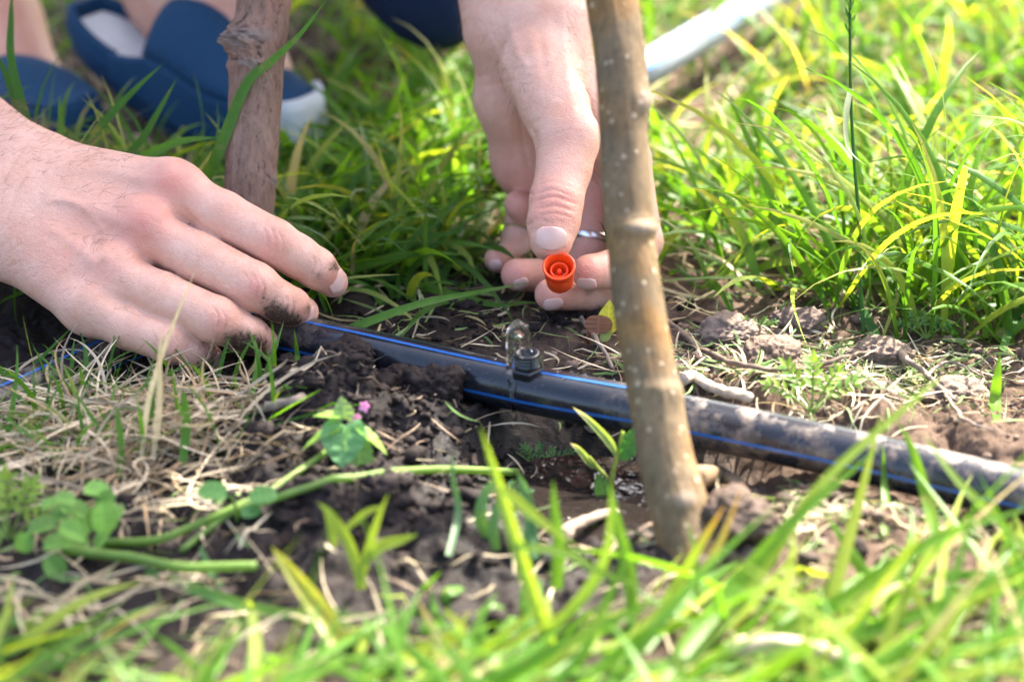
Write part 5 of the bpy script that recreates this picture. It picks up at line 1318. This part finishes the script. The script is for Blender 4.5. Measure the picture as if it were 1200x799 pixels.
sp = Soup(); stem(sp, [g_, P(276, 590, dist_of(g_) - .004), P(270, 580, dist_of(g_) - .006)], .0009, .0006, (.14, .22, .06), 12, 6); sp.build('stem', M['leaf'], sd)
bw = empty('budding_weed', gp(716, 590), 'small weed with pale wilted buds at the foot of the speckled sapling', 'weed')
d0 = dist_of(gp(716, 590)) - .004
sp = Soup(); stem(sp, [gp(716, 592), P(717, 560, d0), P(724, 530, d0), P(730, 505, d0)], .0011, .0008, (.26, .34, .05), 20, 8); stem(sp, [P(714, 562, d0), P(700, 545, d0), P(690, 535, d0)], .0009, .0008, (.26, .32, .06), 14, 8); sp.build('stem', M['leaf'], bw)
for pts_, w_ in (([(724, 535, d0), (712, 515, d0), (690, 492, d0), (671, 477, d0)], 11), ([(700, 548, d0), (690, 540, d0), (678, 526, d0), (668, 519, d0)], 10)):
    sp = Soup(); hb(sp, pts_, w_, (.24, .33, .09), base=.5, fold=.6, tipcol=(.62, .56, .38)); sp.build('bud', M['leaf'], bw)
part_leaf(bw, P(728, 540, d0), UP * 1 + RT * .45, vw, .018, .009, (.07, .22, .03), 'ovate', curl=.1)
part_leaf(bw, P(712, 588, d0), UP * .8 - RT * .3, vw, .014, .008, (.12, .27, .04), 'ovate', curl=.1)
hl = empty('heart_leaved_weed', gp(704, 402), 'weed with a brown heart shaped leaf and a yellow leaf, under the fingers', 'weed')
d0 = dist_of(gp(704, 402)) - .008
sp = Soup(); stem(sp, [gp(690, 404), P(688, 392, d0), P(696, 384, d0)], .0007, .0005, (.26, .09, .05), 14, 6); stem(sp, [gp(710, 404), P(712, 390, d0), P(712, 376, d0)], .0007, .0005, (.3, .3, .06), 14, 6); sp.build('stem', M['leaf'], hl)
part_leaf(hl, P(701, 391, d0 - .002), UP * -.6 + UP * 1.5 + RT * .05, vw + UP * .3, .009, .0135, (.16, .075, .05), 'round', curl=.05)
part_leaf(hl, P(711, 392, d0 + .002), UP + RT * .1, vw + RT * .2, .017, .012, (.42, .42, .04), 'ovate', curl=.05)
part_leaf(hl, P(705, 400, d0 - .002), UP * .5 + RT * .4, vw + UP, .008, .006, (.22, .28, .09), 'ovate', curl=.05)
# ---- sticks and dead roots
def stick(pts, r0, r1, m, label, cat='stick', name='stick', rough=.22, n=60, fork=()):
    sp = Soup()
    for ps, a_, b_ in ((pts, r0, r1),) + tuple(fork):
        c = catmull(np.array(ps), n); c = c + .0009 * np.stack([noise3(c[:, 0] * 120, c[:, 1] * 120, c[:, 2] * 120 + k_ * 9, 5) for k_ in range(3)], 1)
        v, q, t_ = tube(c, np.linspace(a_, b_, n) * (1 + .18 * noise3(c[:, 0] * 220, c[:, 1] * 220, c[:, 2] * 220, 3)), 14, rough=rough, seed=int(ps[0][0] * 1000) % 97); sp.add(v, q, t_)
    tag(sp.build(name, M[m]), label, cat)
stick([gp(300, 482, .006), gp(345, 468, .012), P(372, 466, 1.10), P(412, 478, 1.085)], .0022, .0019, 'twig', 'straight tan twig ending behind the heart shaped leaf of the deadnettle', fork=(([gp(322, 476, .01), P(335, 462, 1.11), P(348, 458, 1.11)], .0016, .0007),))
stick([gp(556, 545, .002), P(552, 510, 1.12), P(549, 480, 1.125), P(555, 452, 1.125)], .0014, .0017, 'twig_dark', 'dark upright root end standing between the mound and the wet hollow', fork=(([P(550, 500, 1.12), P(562, 520, 1.115), P(575, 545, 1.11)], .0008, .0004), ([P(551, 492, 1.12), P(575, 480, 1.125), P(590, 476, 1.13)], .0007, .0003)))
stick([gp(650, 492, .004), gp(690, 505, .008), P(700, 482, 1.105), P(720, 470, 1.10), P(737, 465, 1.10)], .0030, .0036, 'root', 'pale dead root arching from the mud over the pipe behind the sapling', 'root', 'dead_root', .3, fork=(([P(722, 470, 1.098), P(726, 485, 1.095), P(730, 500, 1.093)], .0022, .0010), ([P(735, 468, 1.098), P(735, 490, 1.092), P(728, 508, 1.09)], .0024, .0009)))
stick([gp(597, 500, .003), gp(612, 497, .006), gp(640, 488, .008), gp(656, 486, .004)], .0034, .0022, 'root', 'short pale splintered root lying in the hollow under the pipe', 'root', 'dead_root', .4, fork=(([gp(606, 498, .006), gp(612, 508, .004), gp(620, 512, .003)], .002, .0008),))
stick([gp(645, 512, .004), gp(668, 515, .007), gp(690, 520, .005), gp(705, 530, .003)], .0036, .0028, 'root', 'thick pale root piece in the mud, left of the speckled sapling', 'root', 'dead_root', .35)
stick([gp(640, 652, .004), gp(665, 622, .008), gp(690, 608, .008), gp(722, 600, .005)], .0030, .0022, 'twig', 'crooked grey stick lying on the wet mud in front of the sapling', fork=(([gp(672, 618, .008), gp(668, 632, .006)], .0015, .0008),))
stick([gp(728, 640, .003), gp(752, 622, .005), gp(778, 606, .006)], .0013, .0009, 'twig_dark', 'thin dark twig on the mud, left of the sapling foot')
stick([gp(782, 376, .004), gp(820, 408, .006), gp(870, 428, .008), gp(930, 432, .008), gp(1012, 426, .005)], .0016, .0009, 'twig_dark', 'long thin arched twig lying on the bare earth behind the pipe', fork=(([gp(950, 436, .006), gp(985, 420, .012), gp(1020, 412, .012), gp(1062, 416, .006)], .0012, .0005),))
stick([gp(800, 445, .004), gp(812, 440, .008), gp(840, 456, .007), gp(878, 465, .004)], .0032, .0024, 'root', 'pale dry root just behind the pipe, right of the sapling', 'root', 'dead_root', .3)
stick([gp(1052, 412, .004), gp(1066, 425, .010), gp(1085, 440, .008), gp(1120, 468, .004)], .0022, .0010, 'twig', 'bent dry twig on the bare earth near the tall grass at the right', fork=(([gp(1085, 440, .008), gp(1110, 425, .008), gp(1150, 440, .006)], .0011, .0005), ([gp(1100, 450, .006), gp(1130, 490, .006), gp(1165, 505, .004)], .0010, .0005)))
stick([gp(862, 575, .003), gp(872, 600, .008), gp(890, 610, .006)], .0035, .0020, 'root', 'pale root stub at the right of the speckled sapling foot, below the pipe', 'root', 'dead_root', .35)
stick([gp(850, 760, .006), gp(930, 755, .012), gp(1000, 775, .006)], .0035, .0028, 'root', 'blurred pale stick lying in the near grass at the bottom right', rough=.2)
stick([gp(680, 372, .003), gp(700, 398, .006), gp(718, 430, .004)], .0013, .0008, 'twig', 'pale straw coloured twig leaning on the soil beneath the fingers')
# ------------------------------------------------------------------ light, sky and camera
SUN_EL, SUN_AZ = R(51), R(34)        # azimuth measured from straight ahead (+y) to the right (+x)
sd_ = Vector((math.sin(SUN_AZ) * math.cos(SUN_EL), math.cos(SUN_AZ) * math.cos(SUN_EL), math.sin(SUN_EL)))
l = bpy.data.lights.new('sun', 'SUN'); l.energy = 4.3; l.angle = R(.6); l.color = (1, .93, .80)
lo = bpy.data.objects.new('sun', l); COL.objects.link(lo); lo.rotation_euler = sd_.to_track_quat('Z', 'Y').to_euler(); lo.location = sd_ * 3
w = bpy.data.worlds.new('World'); SC.world = w; w.use_nodes = True
nt = w.node_tree; bg = nt.nodes['Background']; sky = nt.nodes.new('ShaderNodeTexSky'); sky.sky_type = 'NISHITA'; sky.sun_disc = False
sky.sun_elevation = SUN_EL; sky.sun_rotation = SUN_AZ; sky.air_density = .8; sky.dust_density = 4.5; sky.ozone_density = .3
nt.links.new(sky.outputs[0], bg.inputs[0]); bg.inputs[1].default_value = .15
cam = bpy.data.cameras.new('camera'); cam.lens = LENS; cam.sensor_width = 36; cam.clip_start = .02; cam.clip_end = 400
cam.dof.use_dof = True; cam.dof.focus_distance = 1.155; cam.dof.aperture_fstop = 4.5; cam.dof.aperture_blades = 9
co_ = bpy.data.objects.new('camera', cam); COL.objects.link(co_); co_.location = CAM; co_.rotation_euler = (math.pi / 2 - PITCH, 0, 0)
SC.camera = co_
SC.view_settings.view_transform = 'Standard'; SC.view_settings.look = 'None'; SC.view_settings.gamma = 1; SC.view_settings.use_curve_mapping = False
SC.view_settings.exposure = 2.62
SC.cycles.use_denoising = True; SC.cycles.max_bounces = 10; SC.cycles.transparent_max_bounces = 8
SC.cycles.sample_clamp_indirect = 6
